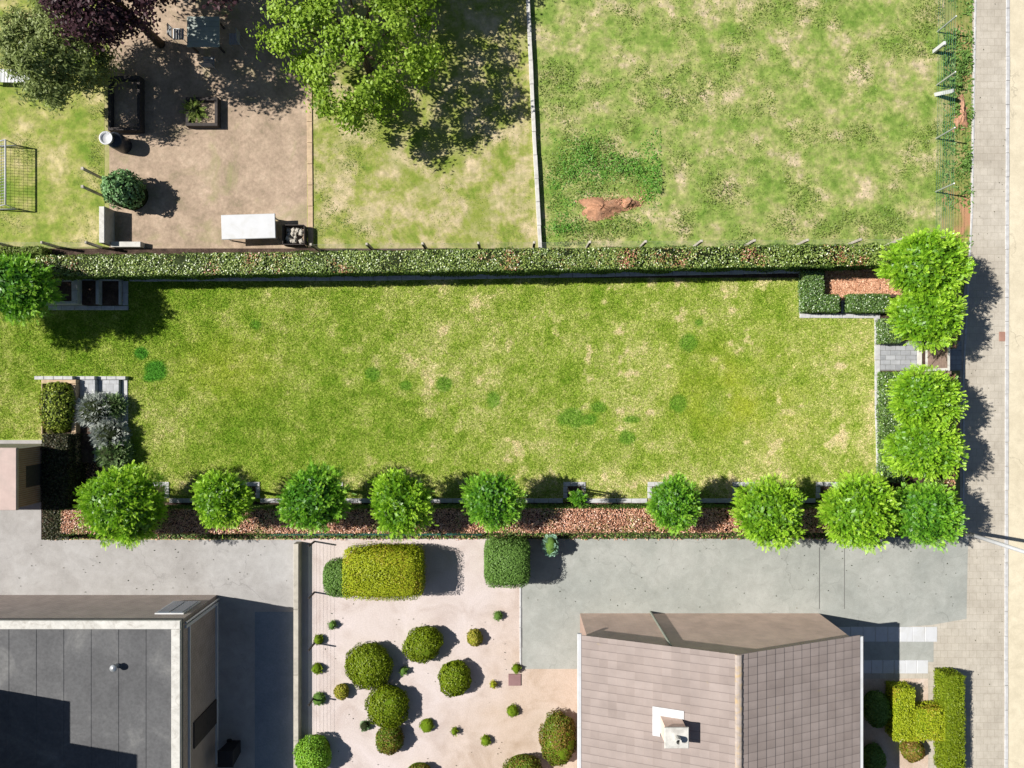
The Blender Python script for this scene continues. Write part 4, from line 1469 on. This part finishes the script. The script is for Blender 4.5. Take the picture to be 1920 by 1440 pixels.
a = P(380, 58, 0.8)
t = thing('garden_table', 'grey-green square table in the deep tree shade at the top', 'table', (a.x, a.y, 0))
mb = MB()
for k in range(6):
    mb.box(-0.66, 0.66, -0.62 + k * 0.207, -0.62 + k * 0.207 + 0.2, 0.72, 0.75, 0, 0.005)
mb.build('table_top', flat_mat('grey_green_boards', (0.33, 0.37, 0.34, 1), 0.6), t)
for sx in (-1, 1):
    for sy in (-1, 1):
        mb = MB()
        mb.box(sx * 0.55 - 0.035, sx * 0.55 + 0.035, sy * 0.5 - 0.035, sy * 0.5 + 0.035, 0, 0.72)
        mb.build('leg', M['dark_wood'], t)


def chair(x, y, rz, label):
    t = thing('garden_chair', label, 'chair', (x, y, 0), 'chairs round the shaded table', rz)
    mb = MB()
    for k in range(4):
        mb.box(-0.23, 0.23, -0.22 + k * 0.112, -0.22 + k * 0.112 + 0.1, 0.43, 0.45)
    mb.build('seat', M['metal'], t)
    mb = MB()
    for k in range(4):
        mb.box(-0.23, 0.23, 0.235, 0.255, 0.52 + k * 0.1, 0.59 + k * 0.1)
    mb.build('backrest', M['metal'], t)
    for sx in (-1, 1):
        for sy in (-1, 1):
            mb = MB()
            mb.tube([(sx * 0.2, sy * 0.2, 0), (sx * 0.2, sy * 0.2, 0.43)] if sy < 0 else [(sx * 0.2, 0.2, 0), (sx * 0.2, 0.22, 0.9)], 0.014, 6)
            mb.build('leg', M['metal'], t)


chair(a.x - 1.15, a.y + 0.05, math.pi / 2, 'metal garden chair left of the shaded table')
chair(a.x + 1.15, a.y - 0.15, -math.pi / 2, 'metal garden chair right of the shaded table')
chair(a.x + 0.1, a.y - 1.1, math.pi, 'metal garden chair below the shaded table')

# white sun lounger at the left edge
a = P(22, 142, 0.4)
t = thing('sun_lounger', 'white lounger at the left edge under the olive-green tree', 'lounger', (a.x, a.y, 0), rz=-0.03)
mb = MB()
for k in range(9):
    mb.box(-1.0 + k * 0.14, -1.0 + k * 0.14 + 0.12, -0.27, 0.27, 0.36, 0.39, 0, 0.005)
mb.build('seat', M['white_paint'], t)
mb = MB()
for k in range(5):
    z = 0.40 + k * 0.07
    mb.box(0.30 + k * 0.14, 0.30 + k * 0.14 + 0.12, -0.27, 0.27, z, z + 0.03, 0, 0.005)
mb.build('backrest', M['white_paint'], t)
for sx in (-0.85, 0.5):
    for sy in (-0.24, 0.24):
        mb = MB()
        mb.box(sx - 0.025, sx + 0.025, sy - 0.025, sy + 0.025, 0, 0.357)
        mb.build('leg', M['white_paint'], t)

# goal with net at the left edge
a = P(2, 333, 0.0)
t = thing('play_goal', 'pale tube-framed net goal on the left neighbour lawn', 'goal', (a.x, a.y, 0))
mb = MB()
x0_, x1_, y0_, y1_ = -0.75, 0.72, -1.32, 1.32
z = 0.75
mb.tube([(x1_, y0_, 0), (x1_, y0_, z), (x1_, y1_, z), (x1_, y1_, 0)], 0.035, 8)
mb.tube([(x1_, y0_, 0.03), (x0_, y0_, 0.03), (x0_, y1_, 0.03), (x1_, y1_, 0.03)], 0.03, 8)
mb.tube([(x1_ - 0.03, y0_, z), (x0_, y0_, 0.05)], 0.025, 8)
mb.tube([(x1_ - 0.03, y1_, z), (x0_, y1_, 0.05)], 0.025, 8)
mb.build('frame', M['white_paint'], t, smooth=True)
mb = MB()
for k in range(1, 22):
    y = y0_ + (y1_ - y0_) * k / 22
    mb.tube([(x1_, y, z), (x0_, y, 0.05)], 0.006, 4)
for k in range(1, 12):
    f = k / 12
    mb.tube([(x1_ + (x0_ - x1_) * f, y0_, z + (0.05 - z) * f + 0.008), (x1_ + (x0_ - x1_) * f, y1_, z + (0.05 - z) * f + 0.008)], 0.006, 4)
mb.build('net', M['white_paint'], t)

# pot on a stand near the raised bed
a = P(201, 260, 0.9)
t = thing('plant_pot', 'white and terracotta pot on a stand below the long raised bed', 'pot', (a.x, a.y, 0))
mb = MB()
mb.lathe([(0.001, 0.6), (0.16, 0.6), (0.24, 0.95), (0.28, 1.0), (0.23, 1.0), (0.21, 0.94), (0.001, 0.94)], n=18)
mb.build('bowl', M['white_paint'], t, smooth=True)
mb = MB()
mb.lathe([(0.22, 0.0), (0.2, 0.05), (0.08, 0.1), (0.07, 0.5), (0.17, 0.598)], n=16)
mb.build('stand', M['terracotta'], t, smooth=True)
mb = MB()
a = P(218, 264, 0.6)
mb.lathe([(0.001, 0.0), (0.33, 0.0), (0.34, 0.7), (0.30, 0.78), (0.001, 0.84)], n=18)
tag(mb.build('water_butt', flat_mat('dark_blue_plastic', (0.03, 0.035, 0.05, 1), 0.4), None, (a.x, a.y, 0), smooth=True), 'dark round water butt beside the pot on a stand', 'barrel')
for i, (x, y, lab) in enumerate(((155, 316, 'upper of two lone washing-line posts on the left lawn'), (155, 350, 'lower of two lone washing-line posts on the left lawn'))):
    a = P(x, y, 1.3)
    mb = MB()
    mb.box(-0.045, 0.045, -0.045, 0.045, 0, 1.3, 0, 0.015)
    mb.box(-0.06, 0.06, -0.06, 0.06, 1.302, 1.34, 0, 0.012)
    tag(mb.build('wooden_post', M['concrete'], None, (a.x, a.y, 0)), lab, 'post', 'lone posts on the left lawn')

# soil heaps and weeds on the meadow
def heap(px, py, rx, ry, h, mat, label, seed):
    g = np.random.default_rng(seed)
    mb = MB()
    n, m = 28, 10
    vs = []
    for i in range(m + 1):
        t = i / m
        for k in range(n):
            a = 2 * math.pi * k / n
            w = 1 + 0.22 * math.sin(3 * a + seed) + 0.12 * math.sin(7 * a + 2 * seed)
            z = h * (math.cos(t * math.pi) * 0.5 + 0.5) * (1 + 0.08 * math.sin(5 * a + 4 * t)) - 0.01
            vs.append((rx / PPM * t * w * math.cos(a) + g.normal(0, 0.015), ry / PPM * t * w * math.sin(a) + g.normal(0, 0.015), z + g.normal(0, 0.012)))
    fs = []
    for i in range(m):
        for k in range(n):
            k2 = (k + 1) % n
            fs.append((i * n + k, (i + 1) * n + k, (i + 1) * n + k2, i * n + k2))
    mb.add(vs, fs)
    p = P(px, py)
    return tag(mb.build('soil_heap', mat, None, (p.x, p.y, 0.0), smooth=True), label, 'heap')


m_heap = ground_mat('orange_soil', [(0.24, 0.13, 0.08), (0.38, 0.20, 0.12), (0.46, 0.28, 0.19)], 2.0, 9, 0.25, 1.0)
heap(1128, 390, 52, 26, 0.28, m_heap, 'large orange soil heap among the weeds on the meadow', 1)
heap(1180, 382, 22, 12, 0.25, m_heap, 'small reddish soil heap beside the large one on the meadow', 2)
heap(1802, 215, 16, 40, 0.18, m_heap, 'long strip of bare red soil on the street verge', 3)


def weeds(name, label, area, n, seed, mat='weed_leaf', clump=None, L=(0.08, 0.2), thr=0.5, hmax=0.18):
    g = np.random.default_rng(seed)
    a = P(area[0], area[1])
    b = P(area[2], area[3])
    x = g.uniform(a.x, b.x, n)
    y = g.uniform(b.y, a.y, n)
    f = fbm(x, y, 0.8, seed, 4)
    if clump:
        px_, py_ = x * PPM + 960, 720 - y * PPM
        e = sum(np.exp(-((px_ - c[0]) / c[2]) ** 2 - ((py_ - c[1]) / c[3]) ** 2) for c in clump)
        f = f + e * 0.35
    keep = f + g.normal(0, 0.13, n) > thr
    x, y, f = x[keep], y[keep], f[keep]
    m = len(x)
    Lr = g.uniform(L[0], L[1], m)
    z = g.uniform(0.02, 1, m) * hmax * np.clip((f - thr) * 4 + 0.3, 0.2, 1.2)
    V = leaves(np.stack([x, y, z], 1), np.tile([0, 0, 1.0], (m, 1)), Lr, Lr * 0.38, g, 0.8)
    me = np_mesh(name, V, [M[mat]], np.clip(g.normal(0.45, 0.2, m), 0, 1))
    return tag(link(name, me), label, 'grass', kind='stuff')


weeds('meadow_grass', 'tufty green weeds and grass over the right-hand meadow', (1010, -60, 1770, 462), 110000, 201, thr=0.60, L=(0.05, 0.11), hmax=0.10,
      clump=[(1180, 320, 60, 40), (1110, 290, 40, 40), (1130, 430, 100, 16)])
weeds('meadow_grass', 'thin yellow-green grass on the narrow upper meadow', (590, 100, 1000, 462), 40000, 202, 'weed_leaf', thr=0.64, L=(0.04, 0.08), hmax=0.05)
weeds('weed_patch', 'bright green weeds growing round the orange soil heap', (1015, 240, 1240, 462), 20000, 203, 'patch_leaf',
      clump=[(1180, 320, 50, 36), (1100, 300, 30, 40), (1060, 430, 40, 22), (1230, 350, 30, 40), (1150, 425, 60, 14)], thr=0.78, hmax=0.25, L=(0.06, 0.13))
weeds('verge_weeds', 'weeds and tall grass on the street verge', (1766, -40, 1824, 460), 9000, 204, 'mid_leaf', clump=[(1790, 190, 12, 50), (1810, 310, 12, 30)], thr=0.58, hmax=0.25)
weeds('lawn_tufts', 'grass tufts on the left neighbour lawn', (-20, 170, 194, 455), 22000, 205, 'weed_leaf', clump=[(45, 280, 30, 40), (180, 280, 20, 40)], thr=0.66, L=(0.03, 0.07), hmax=0.04)

weeds('soil_crumbs', 'orange-brown clods and dry stalks scattered round the soil heaps on the meadow', (1050, 350, 1225, 430), 5200, 211, 'litter',
      clump=[(1128, 390, 34, 16), (1172, 384, 26, 10)], thr=0.72, L=(0.04, 0.10), hmax=0.12)

# small utility marker things at the verge
for i, (x, y, h, lab) in enumerate(((1777, 80, 0.8, 'short white marker post standing in the upper street verge'), (1783, 160, 0.9, 'leaning grey-white marker post lower in the street verge'))):
    a = P(x, y, h)
    mb = MB()
    mb.box(-0.05, 0.05, -0.07, 0.07, 0, h, 0, 0.02)
    o = tag(mb.build('marker_post', M['white_paint'], None, (a.x - 0.1, a.y, 0)), lab, 'post', 'white markers on the verge')
    if i:
        o.rotation_euler = (0.3, 0.15, 0.4)

# ------------------------------------------------------------------ shed at the left edge
a, b = P(-150, 829), P(113, 936)
t = thing('garden_shed', 'flat-roofed shed with a pinkish roof at the left edge', 'shed', ((a.x + b.x) / 2, (a.y + b.y) / 2, 0))
W2, D2 = (b.x - a.x) / 2, (a.y - b.y) / 2
mb = MB()
mb.box(-W2 + 0.06, W2 - 0.06, -D2 + 0.06, D2 - 0.06, 0, 2.5)
mb.build('wall', paver_mat('shed_brick', (0.30, 0.17, 0.12, 1), (0.24, 0.14, 0.10, 1), (0.3, 0.28, 0.25, 1), 0.22, 0.08), t)
mb = MB()
mb.box(-W2, W2, -D2, D2, 2.502, 2.62, 0, 0.02)
mb.build('roof', flat_mat('pinkish_roofing', (0.44, 0.34, 0.31, 1), 0.85, 0.12, 1.5, dirt=(0.36, 0.3, 0.27, 1)), t)
mb = MB()
mb.box(W2 - 0.16, W2 - 0.055, -0.42, 0.42, 0.02, 2.0)
mb.build('door', M['dark_wood'], t)

# ------------------------------------------------------------------ left house, flat roof
hw = 3.3
a = P(338, 1164, hw)
X1, Y1 = a.x, a.y
X0 = P(-330, 0, hw).x
Y0 = P(0, 1650, hw).y
t = thing('flat_roof_house', 'flat-roofed house with a dark roof and pale parapet at the lower left', 'house', (X1, Y1, 0))
m_brick = paver_mat('brown_brick', (0.27, 0.21, 0.18, 1), (0.21, 0.165, 0.15, 1), (0.33, 0.3, 0.28, 1), 0.22, 0.075, 0.01)


def brick_wall_mat(name, c1, c2, mo, ax):
    """brick pattern on a vertical wall; ax = 'x' when the wall runs along x"""
    m, nt, out = new_mat(name)
    p = pos(nt)
    sp = nt.nodes.new('ShaderNodeSeparateXYZ')
    nt.links.new(p, sp.inputs[0])
    cb = nt.nodes.new('ShaderNodeCombineXYZ')
    nt.links.new(sp.outputs[0 if ax == 'x' else 1], cb.inputs[0])
    nt.links.new(sp.outputs[2], cb.inputs[1])
    b = nt.nodes.new('ShaderNodeTexBrick')
    b.inputs['Scale'].default_value = 1
    b.inputs['Brick Width'].default_value = 0.22
    b.inputs['Row Height'].default_value = 0.075
    b.inputs['Mortar Size'].default_value = 0.01
    b.inputs['Color1'].default_value = c1
    b.inputs['Color2'].default_value = c2
    b.inputs['Mortar'].default_value = mo
    nt.links.new(cb.outputs[0], b.inputs[0])
    f = noise(nt, p, 1.5, 6, 0.65)
    c = mix(nt, 1.0, b.outputs[0], ramp(nt, f, [(0.3, (0.85,) * 3), (0.7, (1.12,) * 3)]), 'MULTIPLY')
    prin(nt, out, c, 0.9, 0.1, b.outputs['Fac'], -0.3, 0.01)
    return m


m_bx = brick_wall_mat('brown_brick_lit_front', (0.44, 0.36, 0.32, 1), (0.37, 0.30, 0.27, 1), (0.5, 0.46, 0.43, 1), 'x')  # front brick coloured lighter than the side, standing in for sunlight
m_by = brick_wall_mat('brown_brick_side', (0.30, 0.24, 0.21, 1), (0.24, 0.19, 0.17, 1), (0.38, 0.35, 0.33, 1), 'y')  # same brick without the sunlight in its colour
wx, wy = X0 - X1, Y0 - Y1        # negative extents
mb = MB()
mb.box(wx, -0.02, wy, -0.02, 0, hw - 0.25, 0)
o = mb.build('wall', [m_bx, m_by], t)
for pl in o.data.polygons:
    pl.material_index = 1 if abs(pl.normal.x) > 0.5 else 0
mb = MB()
mb.box(wx, 0.0, wy, 0.0, hw - 0.248, hw - 0.12, 0)
m_roof, nt, out = new_mat('dark_roofing')
p = pos(nt)
f1 = noise(nt, p, 0.55, 5, 0.6, 0.8)
f2 = noise(nt, p, 9, 4, 0.6)
c = ramp(nt, f1, [(0.35, (0.085, 0.086, 0.090)), (0.55, (0.105, 0.106, 0.11)), (0.75, (0.17, 0.17, 0.168))])
c = mix(nt, 1.0, c, ramp(nt, f2, [(0.3, (0.85,) * 3), (0.7, (1.15,) * 3)]), 'MULTIPLY')
prin(nt, out, c, 0.85, 0.2, f2, 0.3, 0.01)
mb.build('roof', m_roof, t)
for k in range(1, 9):
    mb = MB()
    mb.box(-0.36 - k * 1.02 - 0.05, -0.36 - k * 1.02 + 0.05, wy + 0.4, -0.34, hw - 0.1195, hw - 0.108)
    mb.build('roof_seam', m_roof, t)
mb = MB()
mb.lathe([(0.09, 0.0), (0.09, 0.22), (0.14, 0.24), (0.12, 0.3), (0.001, 0.34)], (-2.4, -1.7, hw - 0.12), 14)
mb.build('roof_vent', M['metal'], t, smooth=True)
mb = MB()
mb.box(wx, 0.0, -0.32, 0.0, hw - 0.118, hw, 0, 0.02)
mb.box(-0.34, 0.0, wy, -0.324, hw - 0.118, hw, 0, 0.02)
mb.build('parapet', M['pale_stone'], t)
# window band on the front wall and frame on the side wall
mb = MB()
mb.box(-1.35, -0.25, -0.018, 0.03, 1.0, 2.5)
f_ = mb.build('window', M['white_paint'], t)
mb = MB()
mb.box(-1.27, -0.84, 0.032, 0.045, 1.08, 2.42)
mb.box(-0.76, -0.33, 0.032, 0.045, 1.08, 2.42)
m_glass, nt, out = new_mat('window_glass')
prin(nt, out, (0.06, 0.10, 0.16, 1), 0.08, 0.8)
mb.build('pane', m_glass, f_)
mb = MB()
mb.box(-0.018, 0.05, -0.42, -0.30, 0.0, 2.9)
mb.box(-0.018, 0.05, -7.0, -0.424, 0.0, 0.14)
mb.box(-0.018, 0.05, -7.0, -0.424, 2.55, 2.62)
mb.build('trim', M['white_paint'], t)
mb = MB()
mb.box(-0.018, 0.04, -5.3, -4.3, 0.142, 2.2)
mb.build('door', M['dark_wood'], t)
mb = MB()
mb.tube([(0.07, -0.18, 0.0), (0.07, -0.18, hw - 0.3)], 0.04, 8)
mb.build('downpipe', M['metal'], t)
# upper storey outside the frame: throws the stepped shadow over the roof
ax1 = P(-25, 0, hw).x - X1
ay1 = P(0, 1292, hw).y - Y1
ay2 = P(0, 1370, hw).y - Y1
mb = MB()
mb.box(wx, ax1, ay2, ay1, hw - 0.116, hw + 2.9)
mb.box(wx, ax1, wy, ay2 - 0.003, hw - 0.116, hw + 5.4)
mb.build('upper_storey', m_bx, t)

# canopy posts / bin beside the house
a = P(428, 1410, 0.5)
t = thing('wheelie_bin', 'black wheeled bin against the side wall of the flat-roofed house', 'bin', (a.x + 0.1, a.y, 0))
mb = MB()
mb.add([(-0.24, -0.26, 0.06), (0.24, -0.26, 0.06), (0.24, 0.26, 0.06), (-0.24, 0.26, 0.06), (-0.3, -0.32, 1.0), (0.3, -0.32, 1.0), (0.3, 0.32, 1.0), (-0.3, 0.32, 1.0)],
       [(3, 2, 1, 0), (0, 1, 5, 4), (1, 2, 6, 5), (2, 3, 7, 6), (3, 0, 4, 7), (4, 5, 6, 7)])
m_bin = flat_mat('black_plastic', (0.012, 0.012, 0.014, 1), 0.5)
mb.build('body', m_bin, t)
mb = MB()
mb.box(-0.32, 0.32, -0.34, 0.34, 1.003, 1.06, 0, 0.02)
mb.build('lid', m_bin, t)
for s_ in (-1, 1):
    mb = MB()
    mb.tube([(-0.22, s_ * 0.27 - 0.03, 0.1), (-0.22, s_ * 0.27 + 0.03, 0.1)], 0.1, 12)
    mb.build('wheel', m_bin, t)

# ------------------------------------------------------------------ right house, tiled gable roof
he, hr = 3.04, 4.95
eL = P(1091, 1192, he)
eR = P(1612, 1192, he)
xl, xr = eL.x, eR.x
yg = P(0, 1192, he).y
rx_ = P(1385, 0, hr).x
yb = P(0, 1700, he).y
t = thing('tiled_house', 'bungalow with a brown-grey tiled gable roof and brick gable wall', 'house', (rx_, yg, 0))
ov = 0.14
mb = MB()
XL, XR = xl - rx_ + 0.22, xr - rx_ - 0.22
YB = yb - yg
zr = hr - 0.10
zeL = he - 0.10 + (0.22) * (hr - he) / (rx_ - xl)
zeR = he - 0.10 + (0.22) * (hr - he) / (xr - rx_)
vs = [(XL, -ov, 0), (XR, -ov, 0), (XR, -ov, zeR), (0, -ov, zr), (XL, -ov, zeL), (XL, YB, 0), (XR, YB, 0), (XR, YB, zeR), (0, YB, zr), (XL, YB, zeL)]
mb.add(vs, [(0, 4, 3, 2, 1), (5, 6, 7, 8, 9), (0, 5, 9, 4), (1, 2, 7, 6)])
m_gx = brick_wall_mat('red_brown_brick_lit', (0.76, 0.55, 0.45, 1), (0.70, 0.50, 0.40, 1), (0.72, 0.60, 0.52, 1), 'x')  # gable brick lightened to stand in for sun on the wall
m_gy = brick_wall_mat('red_brown_brick_side', (0.40, 0.27, 0.215, 1), (0.33, 0.22, 0.18, 1), (0.36, 0.29, 0.25, 1), 'y')  # darker copy of the gable brick, for the walls out of the sun
o = mb.build('wall', [m_gx, m_gy], t)
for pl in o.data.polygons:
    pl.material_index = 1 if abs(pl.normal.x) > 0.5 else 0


def tile_mat(name, base, base2, gap):
    m, nt, out = new_mat(name)
    a_ = attr(nt, 'course').outputs['Fac']
    p = pos(nt)
    sp = nt.nodes.new('ShaderNodeSeparateXYZ')
    nt.links.new(p, sp.inputs[0])
    fy = mth(nt, 'DIVIDE', sp.outputs[1], 0.30)
    cell = mth(nt, 'FLOOR', fy)
    frac = mth(nt, 'FRACT', fy)
    edge = mth(nt, 'LESS_THAN', frac, 0.10)
    wn_ = nt.nodes.new('ShaderNodeTexWhiteNoise')
    wn_.noise_dimensions = '2D'
    cb = nt.nodes.new('ShaderNodeCombineXYZ')
    nt.links.new(cell, cb.inputs[0])
    nt.links.new(mth(nt, 'MULTIPLY', a_, 100.0), cb.inputs[1])
    nt.links.new(cb.outputs[0], wn_.inputs[0])
    c = mix(nt, wn_.outputs[0], base, base2)
    f = noise(nt, p, 0.9, 6, 0.65)
    c = mix(nt, 1.0, c, ramp(nt, f, [(0.3, (0.88,) * 3), (0.7, (1.13,) * 3)]), 'MULTIPLY')
    l = noise(nt, p, 2.3, 5, 0.7)
    c = mix(nt, ramp(nt, l, [(0.66, (0, 0, 0)), (0.72, (0.45, 0.45, 0.45))]), c, (0.34, 0.27, 0.14, 1))
    c = mix(nt, mth(nt, 'MULTIPLY', edge, 0.5), c, gap)
    hgt = mth(nt, 'SINE', mth(nt, 'MULTIPLY', frac, math.pi))
    prin(nt, out, c, 0.85, 0.2, hgt, 0.5, 0.03)
    return m


m_tile = tile_mat('roof_tiles', (0.25, 0.207, 0.19, 1), (0.29, 0.243, 0.225, 1), (0.13, 0.105, 0.10, 1))


def slope(x_e, z_e, x_r, z_r, ya, yb_, courses, name):
    """overlapping tile courses from the eave (x_e) up to the ridge"""
    mb = MB()
    cr = []
    dx = (x_r - x_e) / courses
    dz = (z_r - z_e) / courses
    for i in range(courses):
        xa, za = x_e + dx * i, z_e + dz * i
        xb, zb = xa + dx * 1.0, za + dz * 1.0
        th = 0.02
        vs = [(xa, ya, za + th), (xb, ya, zb + 0.004), (xb, yb_, zb + 0.004), (xa, yb_, za + th),
              (xa, ya, za - 0.03), (xa, yb_, za - 0.03), (xb, ya, zb - 0.03), (xb, yb_, zb - 0.03)]
        mb.add(vs, [(0, 1, 2, 3), (0, 3, 5, 4), (0, 4, 6, 1), (3, 2, 7, 5), (4, 5, 7, 6)])
        cr += [i / 100.0] * 5
    o = mb.build(name, m_tile, t)
    at = o.data.attributes.new('course', 'FLOAT', 'FACE')
    at.data.foreach_set('value', cr)
    return o


rl = slope(xl - rx_, he, -0.0, hr, ov * 0 + 0.02, YB, 17, 'roof')
rr_ = slope(xr - rx_, he, 0.0, hr, 0.02, YB, 14, 'roof')
mb = MB()
for i in range(46):
    y = 0.02 - i * 0.30
    vs = []
    n = 7
    for q in (0.0, -0.31):
        for k in range(n):
            a_ = math.pi * k / (n - 1)
            r_ = 0.12 + (0.012 if q == 0 else 0)
            vs.append((r_ * math.cos(a_), y + q, hr - 0.01 + r_ * 0.55 * math.sin(a_)))
    mb.add(vs, [(k, k + 1, n + k + 1, n + k) for k in range(n - 1)])
m_ridge = flat_mat('ridge_tiles', (0.34, 0.29, 0.26, 1), 0.8, 0.2, 4, dirt=(0.45, 0.30, 0.10, 1))
mb.build('ridge', m_ridge, t)
mb = MB()
mb.box(xl - rx_ - 0.16, xl - rx_ - 0.005, YB, 0.06, he - 0.13, he - 0.01, 0, 0.02)
mb.build('gutter', M['white_paint'], t)
mb = MB()
mb.box(xr - rx_ + 0.005, xr - rx_ + 0.15, YB, -0.04, he - 0.13, he - 0.01, 0, 0.02)
mb.build('gutter', M['white_paint'], t)
mb = MB()
mb.tube([(-2.1, -ov + 0.06, 0.0), (-2.1, -ov + 0.06, 3.9)], 0.045, 8)
mb.build('downpipe', flat_mat('grey_green_pipe', (0.22, 0.24, 0.2, 1), 0.5), t)
# chimney
cp = P(1268, 1382, 5.0)
cx, cy = cp.x - rx_, cp.y - yg
zs = he + (cx - (xl - rx_)) / (-(xl - rx_)) * (hr - he)
mb = MB()
mb.box(cx - 0.36, cx + 0.36, cy - 0.30, cy + 0.30, zs - 0.3, zs + 0.85, 0)
ch = mb.build('chimney', [m_gx], rl)
mb = MB()
mb.box(cx - 0.42, cx + 0.42, cy - 0.36, cy + 0.36, zs + 0.852, zs + 0.93, 0, 0.02)
mb.lathe([(0.12, 0.93), (0.11, 1.2), (0.08, 1.2), (0.08, 0.95)], (cx, cy, zs), 12)
mb.build('chimney_cap', M['pale_stone'], rl)
mb = MB()
sl = (hr - he) / (-(xl - rx_))
for (ax_, bx_, ay_, by_) in ((cx - 0.62, cx - 0.362, cy - 0.45, cy + 0.60), (cx - 0.362, cx + 0.42, cy + 0.302, cy + 0.60)):
    za = zs + (ax_ - cx) * sl + 0.045
    zb = zs + (bx_ - cx) * sl + 0.045
    mb.add([(ax_, ay_, za), (bx_, ay_, zb), (bx_, by_, zb), (ax_, by_, za), (ax_, ay_, za - 0.02), (bx_, ay_, zb - 0.02), (bx_, by_, zb - 0.02), (ax_, by_, za - 0.02)],
           [(0, 1, 2, 3), (0, 4, 5, 1), (1, 5, 6, 2), (2, 6, 7, 3), (3, 7, 4, 0)])
mb.build('flashing', M['white_paint'], rl)

# white paved strips and front garden of the tiled house
kerb([(1548, 1189), (1757, 1189)], 0.62, 0.5, 0.03, 'white_paint', 'paving_strip')
kerb([(1548, 1250), (1740, 1250)], 0.55, 0.5, 0.03, 'white_paint', 'paving_strip')
grid_sheet('driveway', rect(1540, 1198, 1750, 1241), 0.014, m_asphalt)
grid_sheet('gravel_ground', rect(1560, 1272, 1740, 1600), 0.018, m_gravel2)
hedge('box_hedge', [(1775, 1268, 1810, 1455)], 0.9, 'moss_leaf', 'tall strip of box hedge along the pavement by the tiled house', 161, L=0.06, Wd=0.04)
hedge('box_hedge', [(1678, 1292, 1716, 1390), (1716, 1330, 1774, 1390)], 0.8, 'gold_leaf', 'stepped golden-green box hedge in front of the tiled house', 162, L=0.06, Wd=0.04)
shrub(1712, 1408, 22, 20, 0.7, 'rust_leaf', 'small brown-green dome shrub below the stepped hedge', 163, 'dome_shrub')
shrub(1645, 1330, 24, 34, 0.8, 'mid_leaf', 'dark shrub in the shade of the tiled house', 164)
shrub(1640, 1425, 20, 28, 0.7, 'mid_leaf', 'second dark shrub in the shade of the tiled house, nearest the lower edge', 165)

# manhole cover on the pavement
a = P(1880, 631)
mb = MB()
mb.box(a.x - 0.16, a.x + 0.16, a.y - 0.2, a.y + 0.2, 0.004, 0.024, 0, 0.005)
mb.box(a.x - 0.11, a.x + 0.11, a.y - 0.15, a.y + 0.15, 0.0245, 0.028, 0, 0.003)
tag(mb.build('manhole_cover', flat_mat('rusty_iron', (0.30, 0.17, 0.13, 1), 0.7)), 'small rusty cover set in the pavement near the tree shadows', 'cover')

# ------------------------------------------------------------------ street lamp at the lower right
a = P(1790, 992)
t = thing('street_lamp', 'tall pale street lamp pole leaning out of the picture at the garden corner', 'street lamp', (a.x, a.y, 0))
mb = MB()
mb.tube([(0, 0, 0), (0, 0, 3.0), (0, 0, 7.5)], [0.085, 0.075, 0.05], 14)
mb.lathe([(0.13, 0.0), (0.13, 0.28), (0.088, 0.34)], n=14)
mb.build('pole', M['white_paint'], t, smooth=True)
mb = MB()
mb.tube([(0, 0, 7.4), (0.3, 0, 7.75), (1.0, 0, 7.9)], 0.035, 10)
mb.build('arm', M['white_paint'], t, smooth=True)
mb = MB()
mb.box(0.95, 1.5, -0.12, 0.12, 7.84, 7.96, 0, 0.03)
mb.build('lamp_head', M['metal'], t)
